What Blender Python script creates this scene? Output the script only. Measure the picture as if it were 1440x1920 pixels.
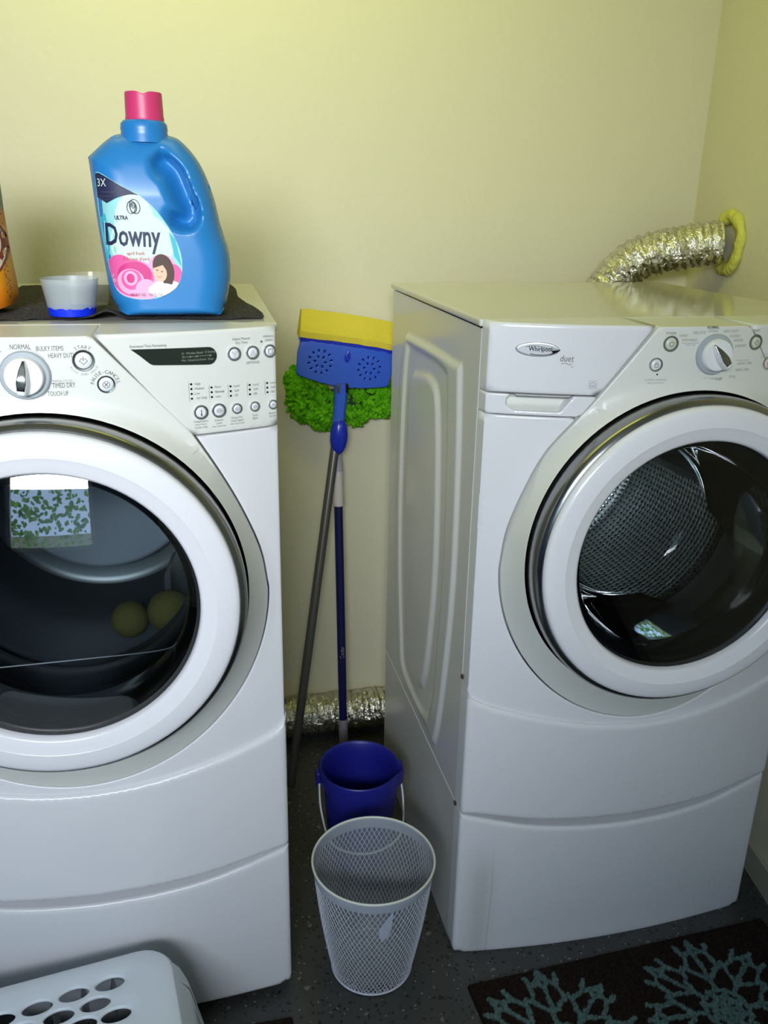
import bpy, bmesh, math, random
import numpy as np
from mathutils import Vector, Matrix, geometry, noise
random.seed(7); PI = math.pi
for o in list(bpy.data.objects): bpy.data.objects.remove(o)
S = bpy.context.scene; C = S.collection

# ------------------------------------------------------------ camera, world, lights, exposure
cd = bpy.data.cameras.new('camera'); cam = bpy.data.objects.new('camera', cd); C.objects.link(cam); S.camera = cam
yaw, pitch, roll = .2278, .34787, .01989
F_ = Vector((math.sin(yaw)*math.cos(pitch), math.cos(yaw)*math.cos(pitch), -math.sin(pitch)))
R_ = Vector((math.cos(yaw), -math.sin(yaw), 0)); U_ = R_.cross(F_)
R2 = R_*math.cos(roll)+U_*math.sin(roll); U2 = -R_*math.sin(roll)+U_*math.cos(roll)
m = Matrix((R2, U2, -F_)).transposed().to_4x4(); m.translation = (-.47541, -1.36701, 1.50217)
cam.matrix_world = m
cd.sensor_fit = 'VERTICAL'; cd.sensor_height = 24; cd.lens = 24*1613.55/1920; cd.clip_start = .02

w = bpy.data.worlds.new('world'); S.world = w; w.use_nodes = True
bg = w.node_tree.nodes['Background']; bg.inputs[0].default_value = (.45, .66, 1, 1); bg.inputs[1].default_value = 4.5

def area(name, loc, target, sx, sy, power, col):
    l = bpy.data.lights.new(name, 'AREA'); l.shape = 'RECTANGLE'; l.size = sx; l.size_y = sy; l.energy = power; l.color = col
    o = bpy.data.objects.new(name, l); C.objects.link(o); o.location = loc
    o.rotation_euler = (Vector(target)-Vector(loc)).to_track_quat('-Z', 'Y').to_euler(); return o
area('window_daylight', (-1.03, -2.53, 2.0), (-.62, .2, 1.46), 1.15, .36, 12.0, (.95, .965, 1)).data.spread = math.radians(72)
area('upper_wall_tint_light', (-.45, .25, 2.42), (-.15, .86, 1.95), 1.3, .3, 4.8, (.93, 1, .12))  # added light without a fixture, tints the upper wall yellow-green
S.view_settings.view_transform = 'Standard'; S.view_settings.look = 'None'; S.view_settings.gamma = 1
S.view_settings.exposure = .35

# ------------------------------------------------------------ helpers
def srgb(r, g, b):
    f = lambda c: (c/255/12.92) if c/255 <= .04045 else ((c/255+.055)/1.055)**2.4
    return (f(r), f(g), f(b), 1)
def mat(name, col, rough=.5, metal=0, spec=.5, bump=None, vary=None, trans=0, alpha=1, coat=0, emit=None):
    m = bpy.data.materials.new(name); m.use_nodes = True; nt = m.node_tree; b = nt.nodes['Principled BSDF']
    b.inputs['Base Color'].default_value = col; b.inputs['Roughness'].default_value = rough
    b.inputs['Metallic'].default_value = metal; b.inputs['Specular IOR Level'].default_value = spec
    b.inputs['Transmission Weight'].default_value = trans; b.inputs['Alpha'].default_value = alpha
    b.inputs['Coat Weight'].default_value = coat
    tc = nt.nodes.new('ShaderNodeTexCoord')
    if bump:
        n = nt.nodes.new('ShaderNodeTexNoise'); n.inputs['Scale'].default_value = bump[0]; n.inputs['Detail'].default_value = 4
        nt.links.new(tc.outputs['Object'], n.inputs['Vector'])
        bp = nt.nodes.new('ShaderNodeBump'); bp.inputs['Strength'].default_value = bump[1]; bp.inputs['Distance'].default_value = bump[2] if len(bump) > 2 else .002
        nt.links.new(n.outputs['Fac'], bp.inputs['Height']); nt.links.new(bp.outputs['Normal'], b.inputs['Normal'])
    if vary:
        n = nt.nodes.new('ShaderNodeTexNoise'); n.inputs['Scale'].default_value = vary[0]; n.inputs['Detail'].default_value = 5
        nt.links.new(tc.outputs['Object'], n.inputs['Vector'])
        r = nt.nodes.new('ShaderNodeValToRGB'); r.color_ramp.elements[0].color = vary[1]; r.color_ramp.elements[1].color = col
        r.color_ramp.elements[0].position = .35; r.color_ramp.elements[1].position = .62
        nt.links.new(n.outputs['Fac'], r.inputs[0]); nt.links.new(r.outputs[0], b.inputs['Base Color'])
    return m
def glass(name, tint, refl=1.0, rough=.02, ior=1.5):
    m = bpy.data.materials.new(name); m.use_nodes = True; nt = m.node_tree; nt.nodes.clear()
    o = nt.nodes.new('ShaderNodeOutputMaterial'); mx = nt.nodes.new('ShaderNodeMixShader')
    t = nt.nodes.new('ShaderNodeBsdfTransparent'); g = nt.nodes.new('ShaderNodeBsdfGlossy'); f = nt.nodes.new('ShaderNodeFresnel')
    f.inputs['IOR'].default_value = ior; t.inputs[0].default_value = tint; g.inputs['Roughness'].default_value = rough
    g.inputs[0].default_value = (refl, refl, refl, 1)
    nt.links.new(f.outputs[0], mx.inputs[0]); nt.links.new(t.outputs[0], mx.inputs[1]); nt.links.new(g.outputs[0], mx.inputs[2])
    nt.links.new(mx.outputs[0], o.inputs[0]); return m

def obj(name, bm, material=None, parent=None, smooth=35, recalc=True):
    me = bpy.data.meshes.new(name)
    if recalc: bmesh.ops.recalc_face_normals(bm, faces=bm.faces)
    bm.to_mesh(me); bm.free()
    if smooth:
        me.shade_smooth()
        if smooth < 180: me.set_sharp_from_angle(angle=math.radians(smooth))
    mats = material if isinstance(material, (list, tuple)) else [material]
    for x in mats:
        if x: me.materials.append(x)
    o = bpy.data.objects.new(name, me); C.objects.link(o)
    if parent: o.parent = parent
    if 0 < smooth < 180: wn = o.modifiers.new('normals', 'WEIGHTED_NORMAL'); wn.keep_sharp = True; wn.weight = 80
    return o
def thing(name, label, cat, loc=(0, 0, 0), rz=0, group=None):
    o = bpy.data.objects.new(name, None); C.objects.link(o); o.location = loc; o.rotation_euler = (0, 0, rz)
    o.empty_display_size = .05
    return tag(o, label, cat, group)
def tag(o, label, cat, group=None):
    o['label'] = label; o['category'] = cat
    if group: o['group'] = group
    return o
def struct(name, bm, m, smooth=0):
    o = obj(name, bm, m, None, smooth); o['kind'] = 'structure'; return o

def box(bm, x0, x1, y0, y1, z0, z1, bev=0, mi=0):
    r = bmesh.ops.create_cube(bm, size=1)
    for v in r['verts']:
        v.co = Vector((x0+(v.co.x+.5)*(x1-x0), y0+(v.co.y+.5)*(y1-y0), z0+(v.co.z+.5)*(z1-z0)))
    if bev:
        es = list({e for v in r['verts'] for e in v.link_edges})
        bmesh.ops.bevel(bm, geom=es, offset=bev, segments=2, affect='EDGES', profile=.5)
    return bm
def nbox(*a, **k): return box(bmesh.new(), *a, **k)
def prism(bm, poly, z0, z1):
    a = [bm.verts.new((p[0], p[1], z0)) for p in poly]; b = [bm.verts.new((p[0], p[1], z1)) for p in poly]
    bm.faces.new(a); bm.faces.new(b)
    for i in range(len(poly)):
        j = (i+1) % len(poly); bm.faces.new((a[i], a[j], b[j], b[i]))
    return bm
def lathe(bm, prof, mtx=None, n=64, closed=False, ax='Y', c=(0, 0, 0), sx=1, uv=False):
    """prof: list of (radius, axial). ax='Y': rotates about the y axis"""
    rows = []
    for (r, h) in prof:
        row = []
        for k in range(n):
            a = 2*PI*k/n
            p = Vector((r*math.cos(a)*sx, h, r*math.sin(a))) if ax == 'Y' else Vector((r*math.cos(a)*sx, r*math.sin(a), h))
            p += Vector(c)
            if mtx: p = mtx @ p
            row.append(bm.verts.new(p))
        rows.append(row)
    uvl = bm.loops.layers.uv.verify() if uv else None
    L = len(rows); acc = [0]
    for i in range(1, L): acc.append(acc[-1]+math.dist(prof[i], prof[i-1]))
    rng = range(L) if closed else range(L-1)
    for i in rng:
        j = (i+1) % L
        for k in range(n):
            q = (k+1) % n
            f = bm.faces.new((rows[i][k], rows[i][q], rows[j][q], rows[j][k]))
            if uv:
                for lp, (uu, vv) in zip(f.loops, ((k, i), (k+1, i), (k+1, j), (k, j))): lp[uvl].uv = (uu/n, acc[vv])
    return rows
def cap(bm, row): bm.faces.new(row)
def tube(bm, pts, rad, n=12, caps=True, closed=False):
    P = [Vector(p) for p in pts]; rows = []; up = Vector((0, 0, 1)); N = len(P)
    T0 = None
    for i, p in enumerate(P):
        if closed: t = (P[(i+1) % N]-P[i-1]).normalized()
        else: t = (P[min(i+1, N-1)]-P[max(i-1, 0)]).normalized()
        if T0 is None:
            a = t.cross(up if abs(t.z) < .9 else Vector((1, 0, 0))).normalized()
        else:
            a = (a-t*a.dot(t)).normalized()
        T0 = t; b = t.cross(a); r = rad[i] if isinstance(rad, (list, tuple)) else rad
        rows.append([bm.verts.new(p+(a*math.cos(2*PI*k/n)+b*math.sin(2*PI*k/n))*r) for k in range(n)])
    for i in range(N if closed else N-1):
        for k in range(n):
            q = (k+1) % n; j = (i+1) % N
            bm.faces.new((rows[i][k], rows[i][q], rows[j][q], rows[j][k]))
    if caps and not closed: bm.faces.new(rows[0]); bm.faces.new(rows[-1])
    return rows
def spline(P, n=8):
    P = [Vector(p) for p in P]; out = []
    Q = [P[0]*2-P[1]]+P+[P[-1]*2-P[-2]]
    for i in range(1, len(Q)-2):
        for k in range(n):
            t = k/n; a, b, c, d = Q[i-1:i+3]
            out.append(.5*((2*b)+(c-a)*t+(2*a-5*b+4*c-d)*t*t+(-a+3*b-3*c+d)*t**3))
    out.append(P[-1]); return out

# ---- 2D patches: an outline with holes, filled with small triangles and laid on a surface
def resample(poly, g):
    out = []
    for i in range(len(poly)):
        a = np.array(poly[i], float); b = np.array(poly[(i+1) % len(poly)], float)
        n = max(1, int(math.ceil(np.linalg.norm(b-a)/g)))
        for k in range(n): out.append(a+(b-a)*k/n)
    return np.array(out)
def inside(P, poly):
    x, y = P[:, 0], P[:, 1]; r = np.zeros(len(P), bool); q = np.roll(poly, -1, 0)
    for (x0, y0), (x1, y1) in zip(poly, q):
        if y0 == y1: continue
        r ^= ((y0 > y) != (y1 > y)) & (x < (x1-x0)*(y-y0)/(y1-y0)+x0)
    return r
def dist(P, loops):
    d = np.full(len(P), 1e9)
    for L in loops:
        A = L; B = np.roll(L, -1, 0)
        for a, b in zip(A, B):
            ab = b-a; t = np.clip(((P-a)@ab)/max(ab@ab, 1e-18), 0, 1); d = np.minimum(d, np.linalg.norm(P-a-t[:, None]*ab, axis=1))
    return d
def sarea(p): q = np.roll(p, -1, 0); return .5*np.sum(p[:, 0]*q[:, 1]-q[:, 0]*p[:, 1])
def patch(bm, outer, surf, holes=(), g=.02, r=0, w1=None, back=False, surfback=None, mi=0):
    """surf(u, v, w, d) -> xyz; w grows away from the viewer"""
    loops = [resample(outer, g)]+[resample(h, g*.8) for h in holes]
    if sarea(loops[0]) < 0: loops[0] = loops[0][::-1].copy()
    for i in range(1, len(loops)):
        if sarea(loops[i]) > 0: loops[i] = loops[i][::-1].copy()
    pts = [np.concatenate(loops)]; edges = []; o = 0
    for L in loops:
        n = len(L); edges += [(o+i, o+(i+1) % n) for i in range(n)]; o += n
    nb = o; O = loops[0]; lo, hi = O.min(0), O.max(0)
    gx, gy = np.meshgrid(np.arange(lo[0]+g/2, hi[0], g), np.arange(lo[1]+g/2, hi[1], g)); G = np.stack([gx.ravel(), gy.ravel()], 1)
    def ok(P, mn):
        if not len(P): return P
        k = inside(P, loops[0])
        for h in loops[1:]: k &= ~inside(P, h)
        P = P[k]
        return P[dist(P, loops) > mn] if len(P) else P
    if len(G): pts.append(ok(G, max(g*.45, r*2.0)))
    if r:
        for f in (.12, .4, 1.0, 1.6):
            for L in loops:
                t = np.roll(L, -1, 0)-np.roll(L, 1, 0); t /= np.linalg.norm(t, axis=1)[:, None]+1e-12
                pts.append(ok(L+np.stack([-t[:, 1], t[:, 0]], 1)*r*f, r*f*.93))
    P = np.concatenate([p for p in pts if len(p)])
    V, E, Fc, ovs, *_ = geometry.delaunay_2d_cdt([Vector(p) for p in P], edges, [], 0, 1e-7)
    i2o = {i: o_ for o_, l_ in enumerate(ovs) for i in l_}
    V = np.array([tuple(v) for v in V]); Fc = np.array(Fc)
    cen = V[Fc].mean(1); k = inside(cen, loops[0])
    for h in loops[1:]: k &= ~inside(cen, h)
    Fc = Fc[k]; D = dist(V, loops)
    vs = []
    for (u, v), d in zip(V, D):
        ww = 0
        if r and d < r: ww = r*(1-math.sqrt(max(0, 1-(1-d/r)**2)))
        vs.append(bm.verts.new(surf(u, v, ww, d)))
    for f in Fc:
        try: bm.faces.new([vs[i] for i in f]).material_index = mi
        except ValueError: pass
    if w1 is not None or surfback:
        sb = surfback or (lambda u, v: surf(u, v, w1, 0))
        ov = {}
        o0 = 0
        for L in loops:
            idx = [i2o.get(o0+i) for i in range(len(L))]; o0 += len(L)
            bk = [bm.verts.new(sb(p[0], p[1])) for p in L]
            for i in range(len(L)):
                j = (i+1) % len(L)
                if idx[i] is None or idx[j] is None: continue
                bm.faces.new((vs[idx[i]], vs[idx[j]], bk[j], bk[i])).material_index = mi
        if back:
            vb = [bm.verts.new(sb(u, v)) for (u, v) in V]
            for f in Fc: bm.faces.new([vb[i] for i in f[::-1]]).material_index = mi
    for v in [v for v in bm.verts if not v.link_faces]: bm.verts.remove(v)
    return bm
_tc = {}
def text2d(s, bold=0):
    if (s, bold) in _tc: return _tc[(s, bold)]
    cu = bpy.data.curves.new('t', 'FONT'); cu.body = s; cu.size = 1; cu.align_x = 'CENTER'; cu.align_y = 'CENTER'; cu.resolution_u = 2; cu.offset = bold
    o = bpy.data.objects.new('t', cu); C.objects.link(o); dg = bpy.context.evaluated_depsgraph_get(); dg.update()
    me = o.evaluated_get(dg).to_mesh()
    r = ([(v.co.x, v.co.y) for v in me.vertices], [tuple(p.vertices) for p in me.polygons])
    o.evaluated_get(dg).to_mesh_clear(); bpy.data.objects.remove(o); _tc[(s, bold)] = r; return r
def text(bm, s, x, z, size, surf, sx=1, ang=0, mi=0, bold=0, w=-.0005, shear=0, wd=None, cut=0):
    V, Fs = text2d(s, bold); vs = []; ca, sa = math.cos(ang), math.sin(ang)
    if wd: sx = wd/size/(max(v[0] for v in V)-min(v[0] for v in V))
    if cut:
        t_ = bmesh.new(); tv = [t_.verts.new((a, b, 0)) for a, b in V]
        for f in Fs:
            try: t_.faces.new([tv[i] for i in f])
            except ValueError: pass
        for ax_ in (0, 1):
            lo = min(v.co[ax_] for v in t_.verts); hi = max(v.co[ax_] for v in t_.verts); q = lo+cut
            while q < hi:
                co = [0, 0, 0]; no = [0, 0, 0]; co[ax_] = q; no[ax_] = 1
                bmesh.ops.bisect_plane(t_, geom=t_.verts[:]+t_.edges[:]+t_.faces[:], plane_co=co, plane_no=no, dist=1e-5); q += cut
        t_.verts.index_update(); V = [(v.co.x, v.co.y) for v in t_.verts]; Fs = [[v.index for v in f.verts] for f in t_.faces]; t_.free()
    for (a, b) in V:
        a = (a+shear*b)*sx*size; b = b*size
        vs.append(bm.verts.new(surf(x+a*ca-b*sa, z+a*sa+b*ca, w, 1)))
    for f in Fs:
        try: bm.faces.new([vs[i] for i in f]).material_index = mi
        except ValueError: pass
def arc_text(bm, s, cx, cz, r, a0, da, size, surf, **k):
    for i, ch in enumerate(s):
        if ch == ' ': continue
        a = a0-da*i; text(bm, ch, cx+r*math.cos(a), cz+r*math.sin(a), size, surf, ang=a-PI/2, **k)
def line2d(bm, pts, wd, surf, w=-.0005, closed=False, mi=0):
    P = [np.array(p, float) for p in pts]; n = len(P); L = []; R = []
    for i in range(n):
        a = P[(i-1) % n] if closed or i else P[i]; b = P[(i+1) % n] if closed or i < n-1 else P[i]
        t = b-a; t /= np.linalg.norm(t)+1e-12; nn = np.array([-t[1], t[0]])*wd/2
        L.append(bm.verts.new(surf(*(P[i]+nn), w, 1))); R.append(bm.verts.new(surf(*(P[i]-nn), w, 1)))
    for i in range(n if closed else n-1):
        j = (i+1) % n; bm.faces.new((L[i], L[j], R[j], R[i])).material_index = mi
def ell(cx, cz, rx, rz, n=24, a0=0, a1=2*PI, rot=0):
    full = abs(a1-a0-2*PI) < 1e-6; m_ = n if full else n+1; out = []
    for i in range(m_):
        a = a0+(a1-a0)*i/n; x = rx*math.cos(a); z = rz*math.sin(a)
        out.append((cx+x*math.cos(rot)-z*math.sin(rot), cz+x*math.sin(rot)+z*math.cos(rot)))
    return out
def fillp(bm, pts, surf, w=-.0005, mi=0): bm.faces.new([bm.verts.new(surf(p[0], p[1], w, 1)) for p in pts]).material_index = mi
def rrect(x0, x1, z0, z1, r, n=4):
    out = []
    for cx, cz, a in ((x1-r, z1-r, 0), (x0+r, z1-r, PI/2), (x0+r, z0+r, PI), (x1-r, z0+r, 1.5*PI)):
        out += [(cx+r*math.cos(a+PI/2*k/n), cz+r*math.sin(a+PI/2*k/n)) for k in range(n+1)]
    return out

# ------------------------------------------------------------ materials
M = {}
M['wall'] = mat('cream wall paint', srgb(216, 211, 184), .75, bump=(60, .35, .004), spec=.25)
M['wall2'] = mat('blue bounce wall paint', srgb(112, 130, 172), .8)  # for the unseen walls; blue chosen to cool the light they bounce
M['enamel'] = mat('white enamel', srgb(222, 223, 226), .22, bump=(900, .03, .0005))
M['side'] = mat('white enamel side', srgb(208, 208, 206), .16)
M['console'] = mat('satin white plastic', srgb(219, 221, 214), .35)
M['lid'] = mat('enamel lid', srgb(206, 205, 196), .09)
M['chrome'] = mat('chrome', srgb(205, 207, 210), .12, 1)
M['brushed'] = mat('brushed trim', srgb(150, 150, 150), .22, 1)
M['black'] = mat('black rubber', srgb(20, 21, 24), .35)
M['gloss_black'] = mat('gloss black trim', srgb(14, 16, 20), .12)
M['grey_print'] = mat('grey print', srgb(96, 97, 96), .5)
M['pale_print'] = mat('pale print', srgb(142, 143, 140), .5)
M['knobgrey'] = mat('grey knob ring', srgb(163, 172, 177), .4)
M['white_pl'] = mat('white plastic', srgb(228, 230, 232), .28)
M['doorwhite'] = mat('door white', srgb(228, 229, 233), .2)
M['display'] = mat('dark display', srgb(38, 45, 38), .2)
M['slot_shade'] = mat('painted slot shadow', srgb(45, 45, 45), .8)  # dark colour for the shade painted in the handle slot
M['glass_d'] = glass('tinted door glass', (.62, .68, .70, 1), 1.0, .02, 1.75)
M['glass_w'] = glass('clear door glass', (.88, .92, .92, 1), .8, .02, 1.5)
M['bowl'] = glass('bowl glass', (.92, .95, .94, 1), .6, .03, 1.4)
M['rust'] = mat('dark rusty clip', srgb(66, 52, 44), .6)
M['foil'] = mat('aluminium foil', srgb(226, 224, 212), .16, 1, bump=(120, .9, .006))
M['foam'] = mat('yellow foam', srgb(214, 212, 96), .8, bump=(80, .9, .006))

# ------------------------------------------------------------ setting
RW = lambda y: .77+(y*.13/.87)              # slanted right wall
bm = bmesh.new(); prism(bm, [(-2.4, -2.5), (1.2, -2.5), (1.2, 1.1), (-2.4, 1.1)], -.1, 0); fl = struct('floor', bm, None)
m_ = mat('flecked grey floor paint', srgb(58, 59, 58), .35); nt = m_.node_tree; b = nt.nodes['Principled BSDF']; tc = nt.nodes['Texture Coordinate']
def fleck(scale, thr, col, prev, seed):
    mp = nt.nodes.new('ShaderNodeMapping'); mp.inputs['Location'].default_value = (seed, seed*2, 0); nt.links.new(tc.outputs['Object'], mp.inputs[0])
    nz = nt.nodes.new('ShaderNodeTexNoise'); nz.inputs['Scale'].default_value = 90; nt.links.new(mp.outputs[0], nz.inputs['Vector'])
    vm = nt.nodes.new('ShaderNodeVectorMath'); vm.operation = 'MULTIPLY_ADD'; vm.inputs[1].default_value = (.012,)*3
    nt.links.new(nz.outputs['Color'], vm.inputs[0]); nt.links.new(mp.outputs[0], vm.inputs[2])
    v = nt.nodes.new('ShaderNodeTexVoronoi'); v.inputs['Scale'].default_value = scale; nt.links.new(vm.outputs[0], v.inputs['Vector'])
    lt = nt.nodes.new('ShaderNodeMath'); lt.operation = 'LESS_THAN'; lt.inputs[1].default_value = thr; nt.links.new(v.outputs['Distance'], lt.inputs[0])
    sp = nt.nodes.new('ShaderNodeSeparateColor'); nt.links.new(v.outputs['Color'], sp.inputs[0])
    l2 = nt.nodes.new('ShaderNodeMath'); l2.operation = 'LESS_THAN'; l2.inputs[1].default_value = .45; nt.links.new(sp.outputs[0], l2.inputs[0])
    mu = nt.nodes.new('ShaderNodeMath'); mu.operation = 'MULTIPLY'; nt.links.new(lt.outputs[0], mu.inputs[0]); nt.links.new(l2.outputs[0], mu.inputs[1])
    mx = nt.nodes.new('ShaderNodeMix'); mx.data_type = 'RGBA'; nt.links.new(mu.outputs[0], mx.inputs[0]); nt.links.new(prev, mx.inputs[6]); mx.inputs[7].default_value = col
    return mx.outputs[2]
nz = nt.nodes.new('ShaderNodeTexNoise'); nz.inputs['Scale'].default_value = 7; nz.inputs['Detail'].default_value = 6; nt.links.new(tc.outputs['Object'], nz.inputs['Vector'])
rp = nt.nodes.new('ShaderNodeValToRGB'); rp.color_ramp.elements[0].color = srgb(48, 48, 48); rp.color_ramp.elements[1].color = srgb(72, 74, 74); nt.links.new(nz.outputs['Fac'], rp.inputs[0])
c_ = fleck(95, .26, srgb(16, 16, 18), rp.outputs[0], 0); c_ = fleck(60, .22, srgb(22, 22, 24), c_, 3); c_ = fleck(85, .15, srgb(150, 150, 145), c_, 8); c_ = fleck(28, .16, srgb(112, 112, 106), c_, 5)
nt.links.new(c_, b.inputs['Base Color']); fl.data.materials.append(m_)

struct('wall_back', prism(bmesh.new(), [(-2.4, .88), (1.1, .88), (1.1, 1.0), (-2.4, 1.0)], 0, 2.5), M['wall'])
HC = (.862, .625, 1.42)
struct('wall_right', prism(bmesh.new(), [(RW(-2.5), -2.5), (RW(.88), .88), (1.1, .88), (1.1, -2.5)], 0, 2.5), M['wall'])
struct('wall_left', prism(bmesh.new(), [(-2.4, -2.5), (-2.3, -2.5), (-2.3, .88), (-2.4, .88)], 0, 2.5), M['wall2'])
struct('ceiling', prism(bmesh.new(), [(-2.4, -2.5), (1.2, -2.5), (1.2, 1.1), (-2.4, 1.1)], 2.5, 2.6), mat('ceiling paint', srgb(214, 212, 180), .8))
WX0, WX1, WZ0, WZ1 = -1.62, -.45, .95, 2.2
bm = bmesh.new(); box(bm, -2.3, WX0, -2.5, -2.4, 0, 2.5); box(bm, WX1, .43, -2.5, -2.4, 0, 2.5); box(bm, WX0, WX1, -2.5, -2.4, 0, WZ0); box(bm, WX0, WX1, -2.5, -2.4, WZ1, 2.5)
struct('wall_rear', bm, M['wall2'])
bm = bmesh.new()
for a in ((WX0, WX0+.05, WZ0, WZ1), (WX1-.05, WX1, WZ0, WZ1), (WX0, WX1, WZ0, WZ0+.05), (WX0, WX1, WZ1-.05, WZ1)): box(bm, a[0], a[1], -2.48, -2.43, a[2], a[3])
struct('window_1', bm, mat('window frame paint', srgb(225, 225, 220), .4))
bm = bmesh.new(); prism(bm, [(RW(-2.4), -2.4), (RW(.88), .88), (RW(.88)-.012, .88), (RW(-2.4)-.012, -2.4)], 0, .07)
struct('baseboard_right', bm, mat('baseboard paint', srgb(176, 172, 152), .5))

# outside, seen only as a reflection in the dryer door
bm = bmesh.new(); box(bm, -4, 3, -4.6, -4.5, -.3, 1.25)
tag(obj('garden_fence', bm, mat('pale fence boards', srgb(214, 190, 160), .8), None, 0), 'pale board fence out beyond the window, seen mirrored in the dryer door', 'fence')
bm = bmesh.new()
for i in range(1000):
    x = random.uniform(-3.5, 2); z = random.uniform(.9, 2.0) if random.random() < .75 else random.uniform(2, 2.5); y = -4.0+random.uniform(-.25, .25)
    s = random.uniform(.03, .09); mt = Matrix.Translation((x, y, z)) @ Matrix.Rotation(random.uniform(0, 6), 4, 'Y')
    bmesh.ops.create_icosphere(bm, subdivisions=1, radius=s, matrix=mt @ Matrix.Diagonal((1, .5, .6, 1)))
tag(obj('garden_hedge', bm, mat('leaves', srgb(176, 214, 90), .6, vary=(9, srgb(80, 130, 44))), None, 0), 'leafy green hedge out beyond the window, seen mirrored in the dryer door', 'hedge')['kind'] = 'stuff'

# ------------------------------------------------------------ washer and dryer
W, D, HP, T = .686, .643, .3565, 1.3215
def yf(x, z):
    u = 2*x/W-1
    return -(.032+(.025+.055*min(1, max(0, (z-.05)/1.0)))*max(0, (1-u*u)))
def sf(off=0):
    return lambda u, v, w, d: Vector((u, yf(u, v)+off+w, v))
DC = (.343, .934)                          # door centre
def mirror(P): return [(W-x, z) for x, z in P]
STEP = [(0, .648), (.012, .622), (.06, .604), (.125, .588), (.2, .573), (.27, .564), (.343, .561)]
STEP = STEP+mirror(STEP[:-1])[::-1]
DRW = [(0, .357), (.03, .350), (.073, .341), (.14, .327), (.21, .319), (.28, .315), (.343, .314)]
DRW = DRW+mirror(DRW[:-1])[::-1]
def sm(P, n=5): return [(v.x, v.y) for v in spline([Vector((p[0], p[1], 0)) for p in P], n)]
STEP = sm(STEP); DRW = sm(DRW)
def console_side(rx, rz, dz):            # right half from the top down to the bottom centre
    P = [(.4255, T), (dz[0]-.012, dz[1]+.0145)]
    e = ell(.343, .895, rx, rz, 32, 0, -PI/2)
    k = rx-.318
    return P+sm([dz, (.589+k*.3, 1.110), (.622+k*.5, 1.042), (.650+k*.8, .965), e[0]], 6)[:-1]+e
def inset(P, d):
    L = np.array(P); s = 1 if sarea(L) > 0 else -1
    t = np.roll(L, -1, 0)-np.roll(L, 1, 0); t /= np.linalg.norm(t, axis=1)[:, None]+1e-12
    return [tuple(q) for q in L+np.stack([-t[:, 1], t[:, 0]], 1)*d*s]
y0back = lambda u, v: Vector((u, .002, v))
def disc(bm, x, z, prof, n=32, surf_off=0):
    # little lathe standing on the bowed front; axis follows the surface normal
    y = yf(x, z)+surf_off; s = (yf(x+.01, z)-yf(x-.01, z))/.02
    A = Matrix.Translation((x, y, z)) @ Matrix.Rotation(math.atan(s), 4, 'Z')
    rows = lathe(bm, prof, A, n); bm.faces.new(rows[-1]); return A
def button(parent, x, z, r, cap_mat=None, ringmat=None, icon=None, lab=None):
    bm = bmesh.new(); disc(bm, x, z, [(r, .001), (r, -.0022), (r*.93, -.0036), (r*.8, -.0034), (r*.72, -.0012), (r*.70, .0002)])
    b_ = obj('button', bm, ringmat or M['chrome'], parent)
    if lab: b_['label'] = lab
    bm = bmesh.new(); A = disc(bm, x, z, [(r*.69, 0), (r*.67, -.0028), (r*.55, -.0040), (r*.25, -.0044)])
    obj('button_cap', bm, cap_mat or M['white_pl'], b_)
    bm = bmesh.new(); s2 = lambda u, v, w, d: A @ Vector((u-x, -.0047, v-z)); q = r*.3
    if icon == 'power': line2d(bm, ell(x, z, q, q, 14, PI*.65, PI*2.35), r*.07, s2); line2d(bm, [(x, z+q*.2), (x, z+q*1.3)], r*.07, s2)
    elif icon == 'start': line2d(bm, [(x+q*.35, z+q*.75), (x+q*1.2, z), (x, z-q*1.1), (x-q*1.2, z), (x-q*.35, z+q*.75)], r*.07, s2); line2d(bm, [(x, z), (x, z+q*1.3)], r*.07, s2)
    elif icon == 'x': line2d(bm, ell(x, z, q*1.2, q*1.2, 14), r*.07, s2, closed=True); line2d(bm, [(x-q*.6, z-q*.6), (x+q*.6, z+q*.6)], r*.09, s2); line2d(bm, [(x-q*.6, z+q*.6), (x+q*.6, z-q*.6)], r*.09, s2)
    elif icon in ('up', 'down'):
        k = 1 if icon == 'up' else -1; line2d(bm, [(x-q*1.3, z-k*q), (x+q*1.3, z-k*q), (x, z+k*q*1.3)], r*.08, s2, closed=True); fillp(bm, ell(x, z-k*q*.2, q*.25, q*.25, 8), s2)
    elif icon == 'shirt': line2d(bm, [(x-q, z-q*1.3), (x-q, z+q*.4), (x-q*1.2, z+q*1.2), (x-q*.4, z+q), (x+q*.4, z+q), (x+q*1.2, z+q*1.2), (x+q, z+q*.4), (x+q, z-q*1.3)], r*.09, s2, closed=True)
    elif icon == 'temp': line2d(bm, [(x, z-q), (x, z+q*1.3)], r*.12, s2); fillp(bm, ell(x, z-q, q*.45, q*.45, 10), s2)
    elif icon == 'lock': line2d(bm, ell(x, z+q*.3, q*.6, q*.8, 8, 0, PI), r*.08, s2); line2d(bm, rrect(x-q*.8, x+q*.8, z-q, z+q*.3, q*.15, 1), r*.08, s2, closed=True)
    else: line2d(bm, ell(x, z, q*1.3, q*.9, 12), r*.07, s2, closed=True); line2d(bm, [(x-q*.8, z), (x+q*.8, z)], r*.1, s2)
    obj('button_icon', bm, M['grey_print'], b_, 0)
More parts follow.
